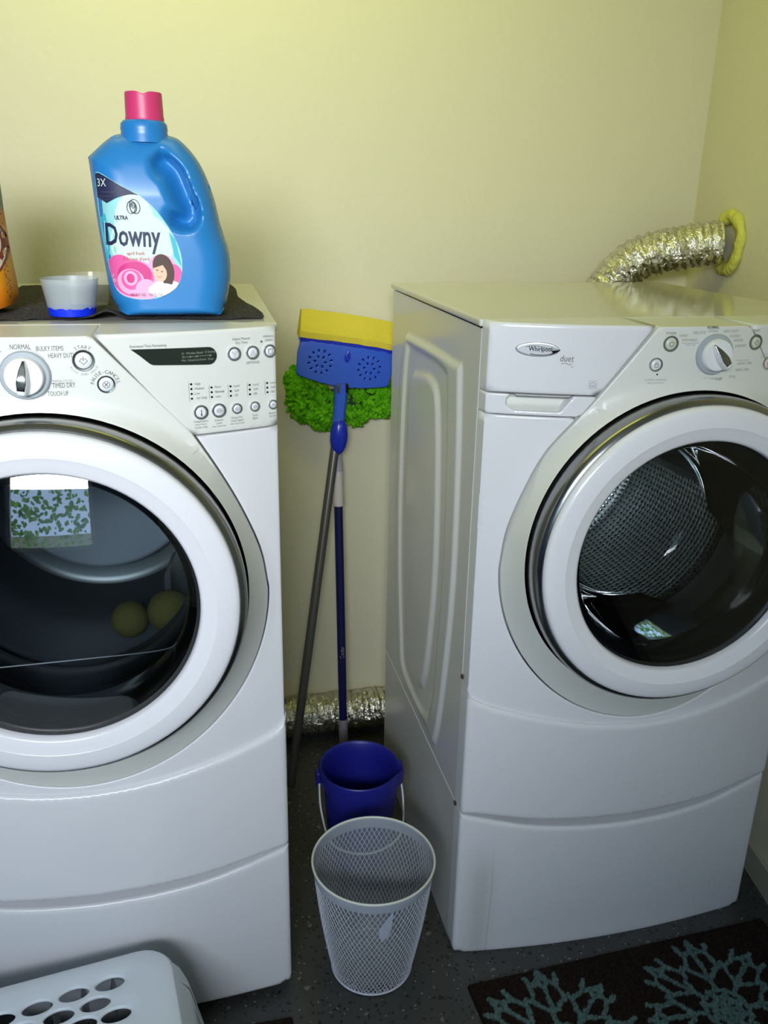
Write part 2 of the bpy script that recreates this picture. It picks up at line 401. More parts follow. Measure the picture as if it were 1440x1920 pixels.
def knob(parent, x, z, ang):
    bm = bmesh.new(); A = disc(bm, x, z, [(.0335, .001), (.0335, -.004), (.0315, -.0065), (.027, -.007)])
    k = obj('dial', bm, M['knobgrey'], parent); k['label'] = 'grey ring with a white turning dial'
    bm = bmesh.new(); rows = lathe(bm, [(.0262, -.005), (.0262, -.013), (.0245, -.016), (.020, -.0165)], A, 40); bm.faces.new(rows[-1])
    obj('dial_face', bm, M['white_pl'], k)
    Rm = A @ Matrix.Rotation(ang, 4, 'Y')
    # raised grip tapering to the pointer end
    P = [(-.0062, -.0235), (.0062, -.0235), (.0078, -.008), (.0058, .010), (.0015, .0245), (-.0015, .0245), (-.0058, .010), (-.0078, -.008)]
    bm = bmesh.new(); patch(bm, P, lambda u, v, w_, d: Rm @ Vector((u, -.031+w_*1.6+max(0, v)*.45, v)), g=.004, r=.003, surfback=lambda u, v: Rm @ Vector((u*1.25, -.0155, v)))
    obj('grip', bm, M['white_pl'], k)
    P = [(-.0048, -.0165), (.0048, -.0165), (.0062, -.006), (.0045, .010), (.0012, .0225), (-.0012, .0225), (-.0045, .010), (-.0062, -.006)]
    bm = bmesh.new(); patch(bm, P, lambda u, v, w_, d: Rm @ Vector((u, -.0320+w_+max(0, v)*.45, v)), g=.005, r=.0008, surfback=lambda u, v: Rm @ Vector((u, -.0295+max(0, v)*.45, v)))
    obj('pointer', bm, M['brushed'], k)

def side_panel(x, sgn):
    Y = np.linspace(.004, D, 130); Z = np.linspace(HP+.003, T-.0165, 190)
    O1 = np.array([(.50, 1.223), (.15, 1.223), (.098, 1.19), (.078, .86), (.10, .62), (.150, .408), (.215, .395), (.44, .395), (.49, .43), (.54, .62), (.555, .88), (.54, 1.12)])
    I0 = np.array([(.478, 1.205), (.205, 1.205), (.165, 1.15), (.145, .86), (.16, .64), (.205, .43), (.42, .418), (.465, .5), (.50, .70), (.51, .9), (.50, 1.1)])
    I1 = np.array([(.42, 1.152), (.28, 1.165), (.225, 1.11), (.198, .86), (.21, .66), (.262, .475), (.395, .455), (.425, .55), (.45, .80), (.455, 1.0), (.45, 1.12)])
    O1, I0, I1 = [np.array(sm(list(map(tuple, p))+[tuple(p[0])], 4))[:-1] for p in (O1, I0, I1)]
    gy, gz = np.meshgrid(Y, Z); P = np.stack([gy.ravel(), gz.ravel()], 1)
    def ss(poly, wd):
        d = dist(P, [poly])*np.where(inside(P, poly), 1, -1); t = np.clip(d/wd+.5, 0, 1); return t*t*(3-2*t)
    h = .007*ss(O1, .014)-.006*ss(I0, .016)+.007*ss(I1, .022)
    h = h.reshape(gy.shape); bm = bmesh.new()
    V = [[bm.verts.new((x+sgn*(h[i, j]-.003), Y[j], Z[i])) for j in range(len(Y))] for i in range(len(Z))]
    for i in range(len(Z)-1):
        for j in range(len(Y)-1): bm.faces.new((V[i][j], V[i][j+1], V[i+1][j+1], V[i+1][j]))
    return bm

def machine(kind, loc, rz, label, plabel, dzb):
    t = thing('washing_machine' if kind == 'W' else 'clothes_dryer', label, 'washer' if kind == 'W' else 'dryer', loc, rz)
    rx, rz_ = (.300, .320) if kind == 'W' else (.318, .320)
    dz = (W-.150, 1.174) if kind == 'W' else (.553, 1.174)
    half = console_side(rx, rz_, dz)
    con = half+mirror(half)[::-1][1:]; con = [tuple(q) for q in resample(con, .009)]
    # cabinet
    bm = bmesh.new(); box(bm, .004, W-.004, .02, .03, HP+.003, T-.016); box(bm, .004, W-.004, D-.01, D, HP+.003, T-.016); box(bm, .004, W-.004, .02, D, HP+.003, HP+.012)
    # front bulkhead needs an opening for the drum
    bm.free(); bm = bmesh.new()
    patch(bm, [(.002, HP+.003), (W-.002, HP+.003), (W-.002, T-.016), (.002, T-.016)], lambda u, v, w_, d: Vector((u, .004+w_, v)), holes=[ell(DC[0], DC[1], .262, .262, 48)], g=.05)
    box(bm, .004, W-.004, D-.01, D, HP+.003, T-.016); box(bm, .004, W-.004, .005, D, HP+.003, HP+.012)
    obj('cabinet', bm, M['side'], t, 20)
    obj('side_panel', side_panel(0, -1), M['side'], t, 180); obj('side_panel', side_panel(W, 1), M['side'], t, 180)
    obj('lid', nbox(-.003, W+.003, .001, D+.004, T-.0135, T, bev=.004), M['lid'], t, 60)
    # control console and collar in one piece
    bm = bmesh.new(); 
    CA = np.array(con); th_ = np.arctan2(CA[:, 1]-DC[1], CA[:, 0]-DC[0]); od = np.argsort(th_); th_ = th_[od]; ro_ = np.hypot(CA[:, 0]-DC[0], CA[:, 1]-DC[1])[od]
    def consf(u, v, w_, d_):
        a_ = math.hypot(u-DC[0], v-DC[1])-.2835; y = yf(u, v)-.0015; wd_ = min(.017+.058*min(1, max(0, (1.12-v)/.25)), max(.012, float(np.interp(math.atan2(v-DC[1], u-DC[0]), th_, ro_, period=2*PI))-.2850))
        t_ = min(1, max(0, 1-a_/wd_)); t_ = t_**1.25
        return Vector((u, y+(min(-.121, y)-y)*min(1, t_)+w_, v))
    patch(bm, inset(con, .0012), consf, holes=[ell(DC[0], DC[1], .2835, .2835, 110)], g=.011, r=.002, surfback=lambda u, v: Vector((u, .002 if math.hypot(u-DC[0], v-DC[1]) > .285 else -.075, v)))
    obj('control_console', bm, M['console'], t, 40)
    R = lambda P: P
    if kind == 'W':
        bm = bmesh.new(); patch(bm, [(.003, 1.2075), (.176, 1.2075), (.2575, T), (.003, T)], sf(), g=.016, r=.005, surfback=y0back)
        dr_ = obj('detergent_drawer', bm, M['enamel'], t, 40)
        bm = bmesh.new(); line2d(bm, [(.036, 1.2065), (.0445, 1.2065), (.0485, 1.2030), (.129, 1.2030), (.136, 1.2085)], .0012, sf(-.0006)); obj('handle_slot_shadow', bm, M['slot_shade'], dr_, 0)  # flat dark line painted as the shade under the drawer edge
        bm = bmesh.new(); patch(bm, [(.003, 1.1715), (.149, 1.1715), (.1745, 1.2055), (.003, 1.2055)], sf(), holes=[[(.040, 1.1825), (.048, 1.1785), (.118, 1.1785), (.136, 1.2035), (.040, 1.2035), (.034, 1.198), (.034, 1.188)]], g=.006, r=.0022, surfback=y0back)
        obj('drawer_trim', bm, M['enamel'], t, 40)
        bm = bmesh.new(); patch(bm, rrect(.033, .138, 1.177, 1.205, .004), lambda u, v, w_, d: Vector((u, yf(u, v)+.003+.024*min(1, d/.008)*(.4+.6*max(0, (v-1.177)/.028)), v)), g=.003)
        obj('drawer_handle', bm, M['console'], dr_, 60)
        bm = bmesh.new(); patch(bm, mirror([(.003, 1.1715), (.149, 1.1715), (.2575, T), (.003, T)]), sf(), g=.016, r=.004, surfback=y0back); obj('control_panel', bm, M['console'], t, 40)
    else:
        bm = bmesh.new(); patch(bm, mirror([(.003, 1.1685), (.134, 1.1685), (.2575, T), (.003, T)]), sf(), g=.016, r=.004, surfback=y0back); cp = obj('control_panel', bm, M['console'], t, 40)
        bm = bmesh.new(); patch(bm, [(.003, 1.1685), (.134, 1.1685), (.2575, T), (.003, T)], sf(), g=.016, r=.004, surfback=y0back); obj('control_panel', bm, M['console'], t, 40)
    # body front below the console, wrapped round the collar
    ztop = 1.1695 if kind == 'W' else 1.1665
    side = [p for p in inset(con, -.0012) if p[1] < ztop-.001]
    st = [(min(max(x, .003), W-.003), z-.012) for x, z in STEP]
    outl = st+[(W-.003, ztop), (side[0][0]-.002, ztop)]+side+[(side[-1][0]+.002, ztop), (.003, ztop)]
    bm = bmesh.new(); patch(bm, outl, sf(), g=.016, r=.003, surfback=y0back)
    obj('front_panel', bm, M['enamel'], t, 40)
    low = [(min(max(x, .001), W-.001), z+.004+.019*(1-(2*x/W-1)**2)**.7) for x, z in DRW]
    bm = bmesh.new(); patch(bm, low+[(min(max(x, .001), W-.001), z) for x, z in STEP][::-1], sf(-.009), g=.014, r=.008, surfback=y0back)
    obj('toe_panel', bm, M['enamel'], t, 40)
    # printed lettering
    g = bmesh.new(); s = sf(-.0015); 
    G, Pp = 0, 1
    if kind == 'D':
        text(g, 'NORMAL', .3347, 1.3070, .0100, s, wd=.0265)
        for tx, x, z, wd in (('BULKY ITEMS', .3722, 1.3043, .0350), ('HEAVY DUTY', .3865, 1.2945, .0350), ('CASUAL', .2990, 1.3035, .022), ('TIMED DRY', .3850, 1.2533, .0300), ('TOUCH UP', .3765, 1.2423, .0270)): text(g, tx, x, z, .0094, s, wd=wd)
        text(g, 'MANUAL CYCLES', .3836, 1.2600, .0038, s, .9, mi=1); line2d(g, [(.366, 1.2573), (.400, 1.2573)], .0006, s, mi=1)
        line2d(g, ell(.3360, 1.269, .0355, .0355, 10, math.radians(-58), math.radians(-30))+[(.3660, 1.2573)], .0005, s, mi=1)
        line2d(g, ell(.3360, 1.2692, .0352, .0352, 16, math.radians(35), math.radians(80)), .0005, s, mi=1)
        arc_text(g, 'START', .4136, 1.2875, .0180, math.radians(118), math.radians(14.5), .0066, s)
        arc_text(g, 'PAUSE-CANCEL', .4400, 1.2530, .0170, math.radians(172), math.radians(15), .0074, s)
        for i, ch in enumerate('PUSH AND HOLD'): a = math.radians(-150+10*i); text(g, ch, .4136+.0195*math.cos(a), 1.2875+.0195*math.sin(a), .0042, s, ang=a+PI/2, mi=1)
        text(g, 'Estimated Time Remaining', .5000, 1.3038, .0054, s, .85, mi=1)
        text(g, 'Adjust Manual', .6305, 1.3065, .0054, s, .85, mi=1); text(g, 'Dry Time', .6310, 1.3008, .0054, s, .85, mi=1)
        text(g, 'WRINKLE', .6715, 1.3070, .0046, s, .85, mi=1); text(g, 'SHIELD', .6725, 1.3015, .0046, s, .85, mi=1); fillp(g, ell(.6610, 1.3000, .0016, .0016, 10), s)
        text(g, 'OPTIONS', .6470, 1.2700, .0056, s, .85, mi=1)
        for x, z, wd in ((.5556, 1.2457, ('High', 'Medium', 'Low', 'Air Only')), (.5844, 1.2385, ('More', 'Normal', 'Less')), (.6122, 1.2375, ('Loud', 'Soft', 'Off')), (.6410, 1.2368, ('Loud', 'Soft', 'Off')), (.6680, 1.2368, ('Loud', 'Soft', 'Off'))):
            for i, tx in enumerate(wd):
                fillp(g, ell(x, z-i*.0071, .0016, .0016, 10), s, mi=2); text(g, tx, x+.0038+len(tx)*.0013, z-i*.0071, .0050, s, .85, mi=1, bold=.02 if tx == 'Normal' else 0)
            line2d(g, [(x-.0022, z+.003), (x-.0037, z+.002), (x-.0037, z-.0071*(len(wd)-1)-.002), (x-.0022, z-.0071*(len(wd)-1)-.003)], .0004, s, mi=1)
        for x, z, ls_ in ((.5665, 1.1895, ('Temperature', 'Adjust Manual', 'Cycles Only')), (.5930, 1.1885, ('Dryness', 'Level', 'Auto Cycles Only')), (.6200, 1.1895, ('Damp Dry', 'Cycle Signal', 'Auto Cycles Only')), (.6475, 1.1895, ('Cycle', 'Signal')), (.6750, 1.1895, ('Button', 'Sound'))):
            for i, tx in enumerate(ls_): text(g, tx, x, z-i*.0046, .0046 if len(tx) < 13 else .0034, s, .85, mi=1)
        # display window
        P = [(.4765, 1.2998), (.488, 1.2905), (.5010, 1.2785), (.505, 1.2766), (.510, 1.2762)]+ell(.5835, 1.2855, .0115, .0125, 12, -PI/2, PI/2)[0:]
        P = P[:5]+[(x, z) for x, z in ell(.5825, 1.2850, .0118, .0127, 12, math.radians(-88), math.radians(88))]
        bm = bmesh.new(); patch(bm, P, sf(-.0024), g=.006, r=.0005, w1=.002); dp = obj('display', bm, M['display'], cp, 40)
        bm = bmesh.new(); s3 = sf(-.0024)
        text(bm, 'Wrinkle Shield', .5630, 1.2905, .0046, s3, .85); text(bm, 'Sensing', .5870, 1.2910, .0046, s3, .78); line2d(bm, ell(.5466, 1.2905, .0015, .0015, 8), .0004, s3, closed=True); line2d(bm, ell(.5790, 1.2912, .0015, .0015, 8), .0004, s3, closed=True)
        line2d(bm, [(.5470, 1.2853), (.5870, 1.2860)], .0005, s3)
        for x in (.5470, .5570, .5660, .5850): line2d(bm, ell(x, 1.2856, .0014, .0014, 8), .0004, s3, closed=True)
        for tx, x in (('Wet', .5475), ('Damp', .5575), ('Cool Down', .5705), ('Done', .5855)): text(bm, tx, x, 1.2806, .0044, s3, .8)
        obj('display_lettering', bm, mat('display print', srgb(140, 150, 138), .5), dp, 0)
        obj('printed_lettering', g, [M['grey_print'], M['pale_print'], M['gloss_black']], t, 0)['kind'] = 'stuff'
        button(t, .4136, 1.2870, .0150, ringmat=M['brushed'], icon='start', lab='start button with grey ring')
        button(t, .4403, 1.2530, .0128, icon='x', lab='pause button with chrome ring')
        for x, z, r_, ic in ((.6190, 1.2850, .0107, 'down'), (.6463, 1.2848, .0107, 'up'), (.6725, 1.2850, .0104, 'shirt'), (.5670, 1.2030, .0112, 'temp'), (.5932, 1.2030, .0112, 'o'), (.6198, 1.2030, .0084, 'o'), (.6470, 1.2030, .0082, 'o'), (.6755, 1.2025, .0078, 'o')): button(t, x, z, r_, icon=ic)
        knob(t, .3370, 1.2690, math.radians(8))
    else:
        text(g, 'POWER', .2815, 1.3100, .0058, s, .85)
        for tx, x, z in (('HAND', .3030, 1.3062), ('WASHABLES', .3145, 1.2993), ('DELICATE', .3300, 1.3108), ('CASUAL', .3545, 1.3135), ('HEAVY DUTY', .3880, 1.3123), ('WHITEST', .3965, 1.3040), ('WHITES', .4045, 1.2970), ('SANITARY', .4110, 1.2880), ('DRAIN / SPIN', .4245, 1.2588), ('RINSE / SPIN', .4215, 1.2481), ('SOAK', .4035, 1.2375)): text(g, tx, x, z, .0062, s, .8, mi=1)
        text(g, 'NORMAL', .3535, 1.3190, .0062, s, .85, bold=.03); text(g, 'CLEAN WASHER', .3640, 1.2345, .0070, s, .78); text(g, 'with affresh', .3650, 1.2290, .0040, s, .8, mi=1)
        line2d(g, [(.302, 1.2945), (.333, 1.2945)], .0006, s, mi=1); text(g, 'WOOL / SILK', .3170, 1.2915, .0036, s, .85, mi=1); line2d(g, [(.405, 1.2642), (.432, 1.2642)], .0006, s, mi=1)
        text(g, 'START', .4380, 1.3120, .0058, s, .85, mi=1); text(g, 'CONTROL UNLOCKED', .2650, 1.2352, .0042, s, .85, mi=1); text(g, 'HOLD 3 SECONDS', .2655, 1.2300, .0040, s, .85, mi=1); fillp(g, ell(.2665, 1.2440, .0015, .0015, 10), s, mi=2)
        arc_text(g, 'PAUSE', .470, 1.257, .0150, math.radians(140), math.radians(18), .0055, s, mi=1)
        obj('printed_lettering', g, [M['grey_print'], M['pale_print'], M['gloss_black']], t, 0)['kind'] = 'stuff'
        # maker's badge and marks on the drawer front
        s5 = sf(-.0002)
        bm = bmesh.new(); patch(bm, ell(.0755, 1.2805, .0335, .0120, 40), lambda u, v, w_, d: Vector((u, yf(u, v)-.0022+w_, v)), g=.006, r=.002, w1=.004); bd = obj('badge', bm, mat('badge silver', srgb(205, 205, 210), .3, .55), dr_, 50)
        s4 = lambda u, v, w_, d: Vector((u, yf(u, v)-.0027, v))
        bm = bmesh.new(); text(bm, 'Whirlpool', .0790, 1.2812, .0105, s4, .80, bold=.012)
        line2d(bm, sm([(.056, 1.2838), (.064, 1.2860), (.076, 1.2858), (.090, 1.2832), (.1085, 1.2808)], 5), .0006, s4)
        line2d(bm, sm([(.1085, 1.2808), (.099, 1.2752), (.086, 1.2722), (.072, 1.2720), (.064, 1.2735)], 5), .0009, s4)
        fillp(bm, [(.0955, 1.2795), (.1085, 1.2808), (.1035, 1.2765), (.0920, 1.2722), (.0975, 1.2765)], s4)
        obj('badge_lettering', bm, M['gloss_black'], bd, 0)
        bm = bmesh.new(); text(bm, 'duet', .1207, 1.2670, .0150, s5, .78, shear=.12); line2d(bm, sm([(.1125, 1.2585), (.119, 1.2600), (.125, 1.2575), (.129, 1.2600)], 4), .0008, s5); text(bm, 'HT', .1295, 1.2540, .0035, s5)
        obj('duet_lettering', bm, M['grey_print'], dr_, 0)
        bm = bmesh.new(); line2d(bm, rrect(.1585, .1705, 1.2232, 1.2322, .0003, 1), .0005, s5, closed=True); line2d(bm, sm([(.160, 1.227), (.164, 1.2300), (.169, 1.2265)], 4), .0008, s5); text(bm, 'energy', .1640, 1.2250, .0036, s5, .9); text(bm, 'ENERGY STAR', .1645, 1.2205, .0030, s5, .7)
        obj('energy_mark', bm, M['pale_print'], dr_, 0)
        button(t, .2835, 1.2935, .0130, cap_mat=mat('lit cap', srgb(206, 212, 190), .3), ringmat=mat('olive ring', srgb(105, 108, 98), .3), icon='power', lab='round power button')
        button(t, .2625, 1.2600, .0117, icon='lock'); button(t, .4400, 1.2930, .0130, cap_mat=mat('lit cap 2', srgb(206, 212, 190), .3), ringmat=mat('olive ring 2', srgb(105, 108, 98), .3), icon='start'); button(t, .4735, 1.2570, .0117, cap_mat=mat('pinkish cap', srgb(226, 205, 198), .3), icon='x')
        knob(t, .3625, 1.2755, math.radians(-38))
    # door: opened by a lathe about the y axis through the door centre
    c = (DC[0], 0, DC[1])
    bm = bmesh.new(); lathe(bm, [(.2675, -.160), (.2700, -.1615), (.2755, -.159), (.2790, -.153), (.2803, -.144), (.2800, -.128), (.278, -.116), (.276, -.10), (.270, -.05), (.250, -.03)], None, 96, c=c)
    d = obj('door', bm, M['brushed'], t, 40); d['label'] = 'round chrome rimmed door with white ring'
    bm = bmesh.new(); lathe(bm, [(.2685, -.156), (.2680, -.1650), (.2655, -.1695), (.260, -.1722), (.250, -.1745), (.2400, -.1760), (.2345, -.1765), (.2335, -.1755), (.224, -.1730), (.2145, -.1705), (.2105, -.1680), (.2092, -.160), (.2090, -.150)], None, 96, c=c)
    obj('door_ring', bm, M['doorwhite'], d, 50)
    bm = bmesh.new(); lathe(bm, [(.2095, -.156), (.200, -.152), (.1935, -.140), (.190, -.12), (.196, -.09), (.20, -.06)], None, 80, c=c)
    obj('inner_trim', bm, M['gloss_black'], d, 60)
    bm = bmesh.new(); bulge = .024 if kind == 'W' else .036; prof = [(.2092*math.sin(a), -.158-bulge*(1-(math.sin(a))**2)) for a in [PI/2*(1-k/12) for k in range(12)]]
    rows = lathe(bm, prof, None, 80, c=c); bm.faces.new(rows[-1]); obj('door_glass', bm, M['glass_'+kind.lower()], d, 180, recalc=False)
    if kind == 'W':
        bm = bmesh.new(); rows = lathe(bm, [(.196, -.12), (.190, -.06), (.182, .0), (.172, .06), (.160, .085), (.13, .10), (.08, .107)], None, 64, c=(DC[0], 0, DC[1]-.005)); bm.faces.new(rows[-1]); obj('glass_bowl', bm, M['bowl'], d, 60)
    # cavity lining, seal and drum behind the door
    bm = bmesh.new(); lathe(bm, [(.2865, -.085), (.2860, -.04), (.262, .006), (.225, .01), (.218, -.02), (.205, -.03), (.200, .0), (.205, .04), (.225, .06)], None, 80, c=c); obj('door_seal', bm, M['black'], t, 60)
    bm = bmesh.new(); rows = lathe(bm, [(.205, .065), (.262, .075), (.268, .09), (.268, .12), (.268, .18), (.268, .24), (.268, .30), (.268, .36), (.268, .42), (.255, .50), (.24, .51), (.20, .515), (.19, .50), (.12, .49), (.11, .50), (.03, .50)], None, 96, c=c, uv=True); bm.faces.new(rows[-1])
    dm = M['drum_w'] if kind == 'W' else M['drum_d']; dr = obj('drum', bm, dm, t, 40)
    for k in range(3):
        a = (math.radians(248) if kind == 'W' else math.radians(312))+k*2*PI/3; A = Matrix.Translation(c) @ Matrix.Rotation(-a, 4, 'Y')
        bm = bmesh.new(); rr = []
        for yy, hh in ((.11, .02), (.16, .055), (.30, .065), (.44, .05), (.49, .02)):
            rr.append([bm.verts.new(A @ Vector((.268-q*hh, yy, s_*(.035*(1-q)+.008*q)))) for q, s_ in ((0, -1), (.6, -.6), (1, -1), (1, 1), (.6, .6), (0, 1))])
        for i in range(4):
            for j in range(5): bm.faces.new((rr[i][j], rr[i][j+1], rr[i+1][j+1], rr[i+1][j]))
        bm.faces.new(rr[0]); bm.faces.new(rr[-1]); obj('drum_fin', bm, M['fin_'+kind.lower()], dr, 50)
    if kind == 'D':
        bm = bmesh.new(); tube(bm, spline([(.14, -.112, .822), (.248, -.112, .824), (.365, -.112, .827), (.485, -.112, .832), (.514, -.112, .845), (.532, -.112, .870), (.540, -.112, .905), (.543, -.112, .954)], 6), .0011, 6); pe = obj('pane_edge', bm, M['white_pl'], d, 180); pe['label'] = 'thin pale lower edge of the inner pane'
        # pale rear bulkhead disc and a clear inner pane with a rounded lower edge
        bm = bmesh.new(); rows = lathe(bm, [(.205, .482), (.200, .470), (.19, .466), (.05, .460)], None, 64, c=(DC[0], 0, DC[1])); bm.faces.new(rows[-1]); obj('drum_back', bm, mat('pale bulkhead', srgb(150, 160, 170), .35), t, 50)
    for zz in (.6500, .3590):
        for xx in (-.0015, W+.0015): obj('corner_clip', nbox(xx-.002, xx+.002, -.012, -.004, zz, zz+.007, bev=.0008), M['rust'], t, 60)
    # pedestal
    p = thing('laundry_pedestal', plabel, 'pedestal', loc, rz)
    bm = bmesh.new(); box(bm, .003, W-.003, .004, D, 0, HP-.001, bev=.003); obj('pedestal_cabinet', bm, M['side'], p, 60)
    bm = bmesh.new(); dl = [(min(max(x, .001), W-.001), z) for x, z in DRW]
    patch(bm, [(.012, dzb), (W-.012, dzb), (W-.003, dzb+.008), (W-.001, dzb+.02)]+dl[::-1]+[(.001, dzb+.02), (.003, dzb+.008)], sf(-.006), g=.014, r=.008, surfback=y0back)
    obj('pedestal_drawer', bm, M['drawer_'+kind.lower()], p, 40)
    bm = bmesh.new(); st2 = [(min(max(x, .01), W-.01), z) for x, z in DRW]
    patch(bm, [(x, z-.03) for x, z in st2]+[(x, z+.025-.02*abs(2*x/W-1)) for x, z in st2][::-1], lambda u, v, w_, d: Vector((u, yf(u, v)+.034+.02*max(0, math.cos((u-.343)/.343*PI/2)), v)), g=.012)
    obj('handle_recess', bm, M['console'], p, 60)
    return t

def drum_mat(name, col, rough, hole, hs, vs, bump):
    m = mat(name, col, rough, 1); nt = m.node_tree; b = nt.nodes['Principled BSDF']; tc = nt.nodes['Texture Coordinate']
    mp = nt.nodes.new('ShaderNodeMapping'); mp.inputs['Scale'].default_value = (hs, vs, 0); nt.links.new(tc.outputs['UV'], mp.inputs[0])
    v = nt.nodes.new('ShaderNodeTexVoronoi'); v.voronoi_dimensions = '2D'; v.inputs['Randomness'].default_value = .12; v.inputs['Scale'].default_value = 1; nt.links.new(mp.outputs[0], v.inputs['Vector'])
    r = nt.nodes.new('ShaderNodeValToRGB'); r.color_ramp.elements[0].position = .16; r.color_ramp.elements[0].color = hole; r.color_ramp.elements[1].position = .24; r.color_ramp.elements[1].color = col
    nt.links.new(v.outputs['Distance'], r.inputs[0]); nt.links.new(r.outputs[0], b.inputs['Base Color'])
    bp = nt.nodes.new('ShaderNodeBump'); bp.inputs['Strength'].default_value = bump; bp.inputs['Distance'].default_value = .004; nt.links.new(v.outputs['Distance'], bp.inputs['Height']); nt.links.new(bp.outputs[0], b.inputs['Normal'])
    return m
M['drum_w'] = drum_mat('perforated steel drum', srgb(200, 204, 206), .33, srgb(20, 20, 22), 130, 78, .9)
M['drum_d'] = mat('dark coated drum', srgb(88, 92, 94), .3, .6); M['fin_d'] = mat('dryer fin', srgb(70, 80, 86), .35); M['fin_w'] = mat('steel fin', srgb(120, 124, 128), .25, .8)
M['drawer_d'] = M['enamel']
# washer pedestal drawer with a brown drip down its left part
m_ = mat('stained enamel', srgb(222, 223, 226), .24); nt = m_.node_tree; b = nt.nodes['Principled BSDF']; tc = nt.nodes['Texture Coordinate']
sp = nt.nodes.new('ShaderNodeSeparateXYZ'); nt.links.new(tc.outputs['Object'], sp.inputs[0])
nz = nt.nodes.new('ShaderNodeTexNoise'); nz.inputs['Scale'].default_value = 9; nt.links.new(tc.outputs['Object'], nz.inputs['Vector'])
def mth(op, a, b_=None):
    n = nt.nodes.new('ShaderNodeMath'); n.operation = op
    for i, q in enumerate((a, b_)):
        if q is None: continue
        if isinstance(q, (int, float)): n.inputs[i].default_value = q
        else: nt.links.new(q, n.inputs[i])
    return n.outputs[0]
xx = mth('ADD', sp.outputs[0], mth('MULTIPLY', mth('SUBTRACT', nz.outputs['Fac'], .5), .012))
e1 = mth('ABSOLUTE', mth('SUBTRACT', xx, .073)); a1 = mth('MULTIPLY', mth('LESS_THAN', e1, .0011), .22)
e2 = mth('MULTIPLY', mth('SUBTRACT', xx, .052), 38); a2 = mth('MULTIPLY', mth('POWER', 2.718, mth('MULTIPLY', mth('MULTIPLY', e2, e2), -1)), .22)
rp2 = nt.nodes.new('ShaderNodeMapRange'); rp2.inputs[1].default_value = .30; rp2.inputs[2].default_value = .20; nt.links.new(sp.outputs[2], rp2.inputs[0])
fac = mth('MULTIPLY', mth('ADD', a1, a2), rp2.outputs[0])
mx = nt.nodes.new('ShaderNodeMix'); mx.data_type = 'RGBA'; nt.links.new(fac, mx.inputs[0]); mx.inputs[6].default_value = srgb(222, 223, 226); mx.inputs[7].default_value = srgb(110, 92, 50); nt.links.new(mx.outputs[2], b.inputs['Base Color'])
M['drawer_w'] = m_

washer = machine('W', (0, 0, 0), 0, 'white front-loading washing machine, its glass door showing a perforated steel drum, foil duct behind', 'white drawer pedestal under the washing machine, with a faint brown drip', -.004)
DRX, DRY, DRA = -.34053, -.02033, -.02285
DM = Matrix.Translation((DRX, DRY, 0)) @ Matrix.Rotation(DRA, 4, 'Z') @ Matrix.Translation((-W, 0, 0))
dryer = machine('D', tuple(DM.translation), DRA, 'white front-loading clothes dryer with bottles and towel on top', 'white drawer pedestal under the dryer, behind the laundry basket', .018)

# two dryer balls lying in the drum
for i, (x, z, yy, r_, l_) in enumerate(((.408, .725, .22, .036, 'yellow-green dryer ball in the dryer drum, nearer the middle of the door'), (.485, .762, .17, .040, 'larger yellow-green dryer ball in the dryer drum, nearer the door rim'))):
    bm = bmesh.new(); bmesh.ops.create_icosphere(bm, subdivisions=4, radius=r_)
    for v in bm.verts:
        n = v.co.normalized(); v.co *= 1+.03*noise.noise(n*3.5)
    o = obj('dryer_ball', bm, mat('felt ball', srgb(92, 90, 44), .9, bump=(150, .6)), None, 180); o.location = DM @ Vector((x, yy, z)); tag(o, l_, 'dryer ball', 'dryer balls in the dryer')

# ------------------------------------------------------------ towel on the dryer
def tz(x, y):
    e = 0.0010+.0006*math.sin(x*160+math.sin(y*40))
    # raised wrinkle between the cup and the blue bottle at the front, and a small lift near the left
    for cx, cy, sx, sy, h in ((-.592, .03, .022, .05, .014), (-.70, .16, .03, .08, .008), (-.373, .06, .02, .05, .004), (-.655, .33, .06, .06, .010)):
        e += h*math.exp(-((x-cx)/sx)**2-((y-cy)/sy)**2)
    return T+.0008+max(0, e)
bm = bmesh.new(); nx, ny = 150, 100; V = []
for j in range(ny+1):
    r_ = []
    for i in range(nx+1):
        a, b_ = i/nx, j/ny
        fr = Vector((-.86, .030)).lerp(Vector((-.354, .014)), a); bk = Vector((-.80, .575)).lerp(Vector((-.380, .59)), a)
        p = fr.lerp(bk, b_); p.y += .006*math.sin(a*19+1)*(1-b_); p.x += .006*math.sin(b_*9)
        r_.append(bm.verts.new((p.x, p.y, tz(p.x, p.y)+.0008*math.sin(p.y*650))))
    V.append(r_)
for j in range(ny):
    for i in range(nx): bm.faces.new((V[j][i], V[j][i+1], V[j+1][i+1], V[j+1][i]))
bmesh.ops.solidify(bm, geom=bm.faces[:], thickness=-.0022)
tw = tag(obj('hand_towel', bm, mat('dark grey terry cloth', srgb(126, 123, 124), .95, spec=.1, bump=(700, .9, .003), vary=(300, srgb(84, 81, 84))), None, 180), 'dark grey ribbed towel spread over the top of the dryer', 'towel')

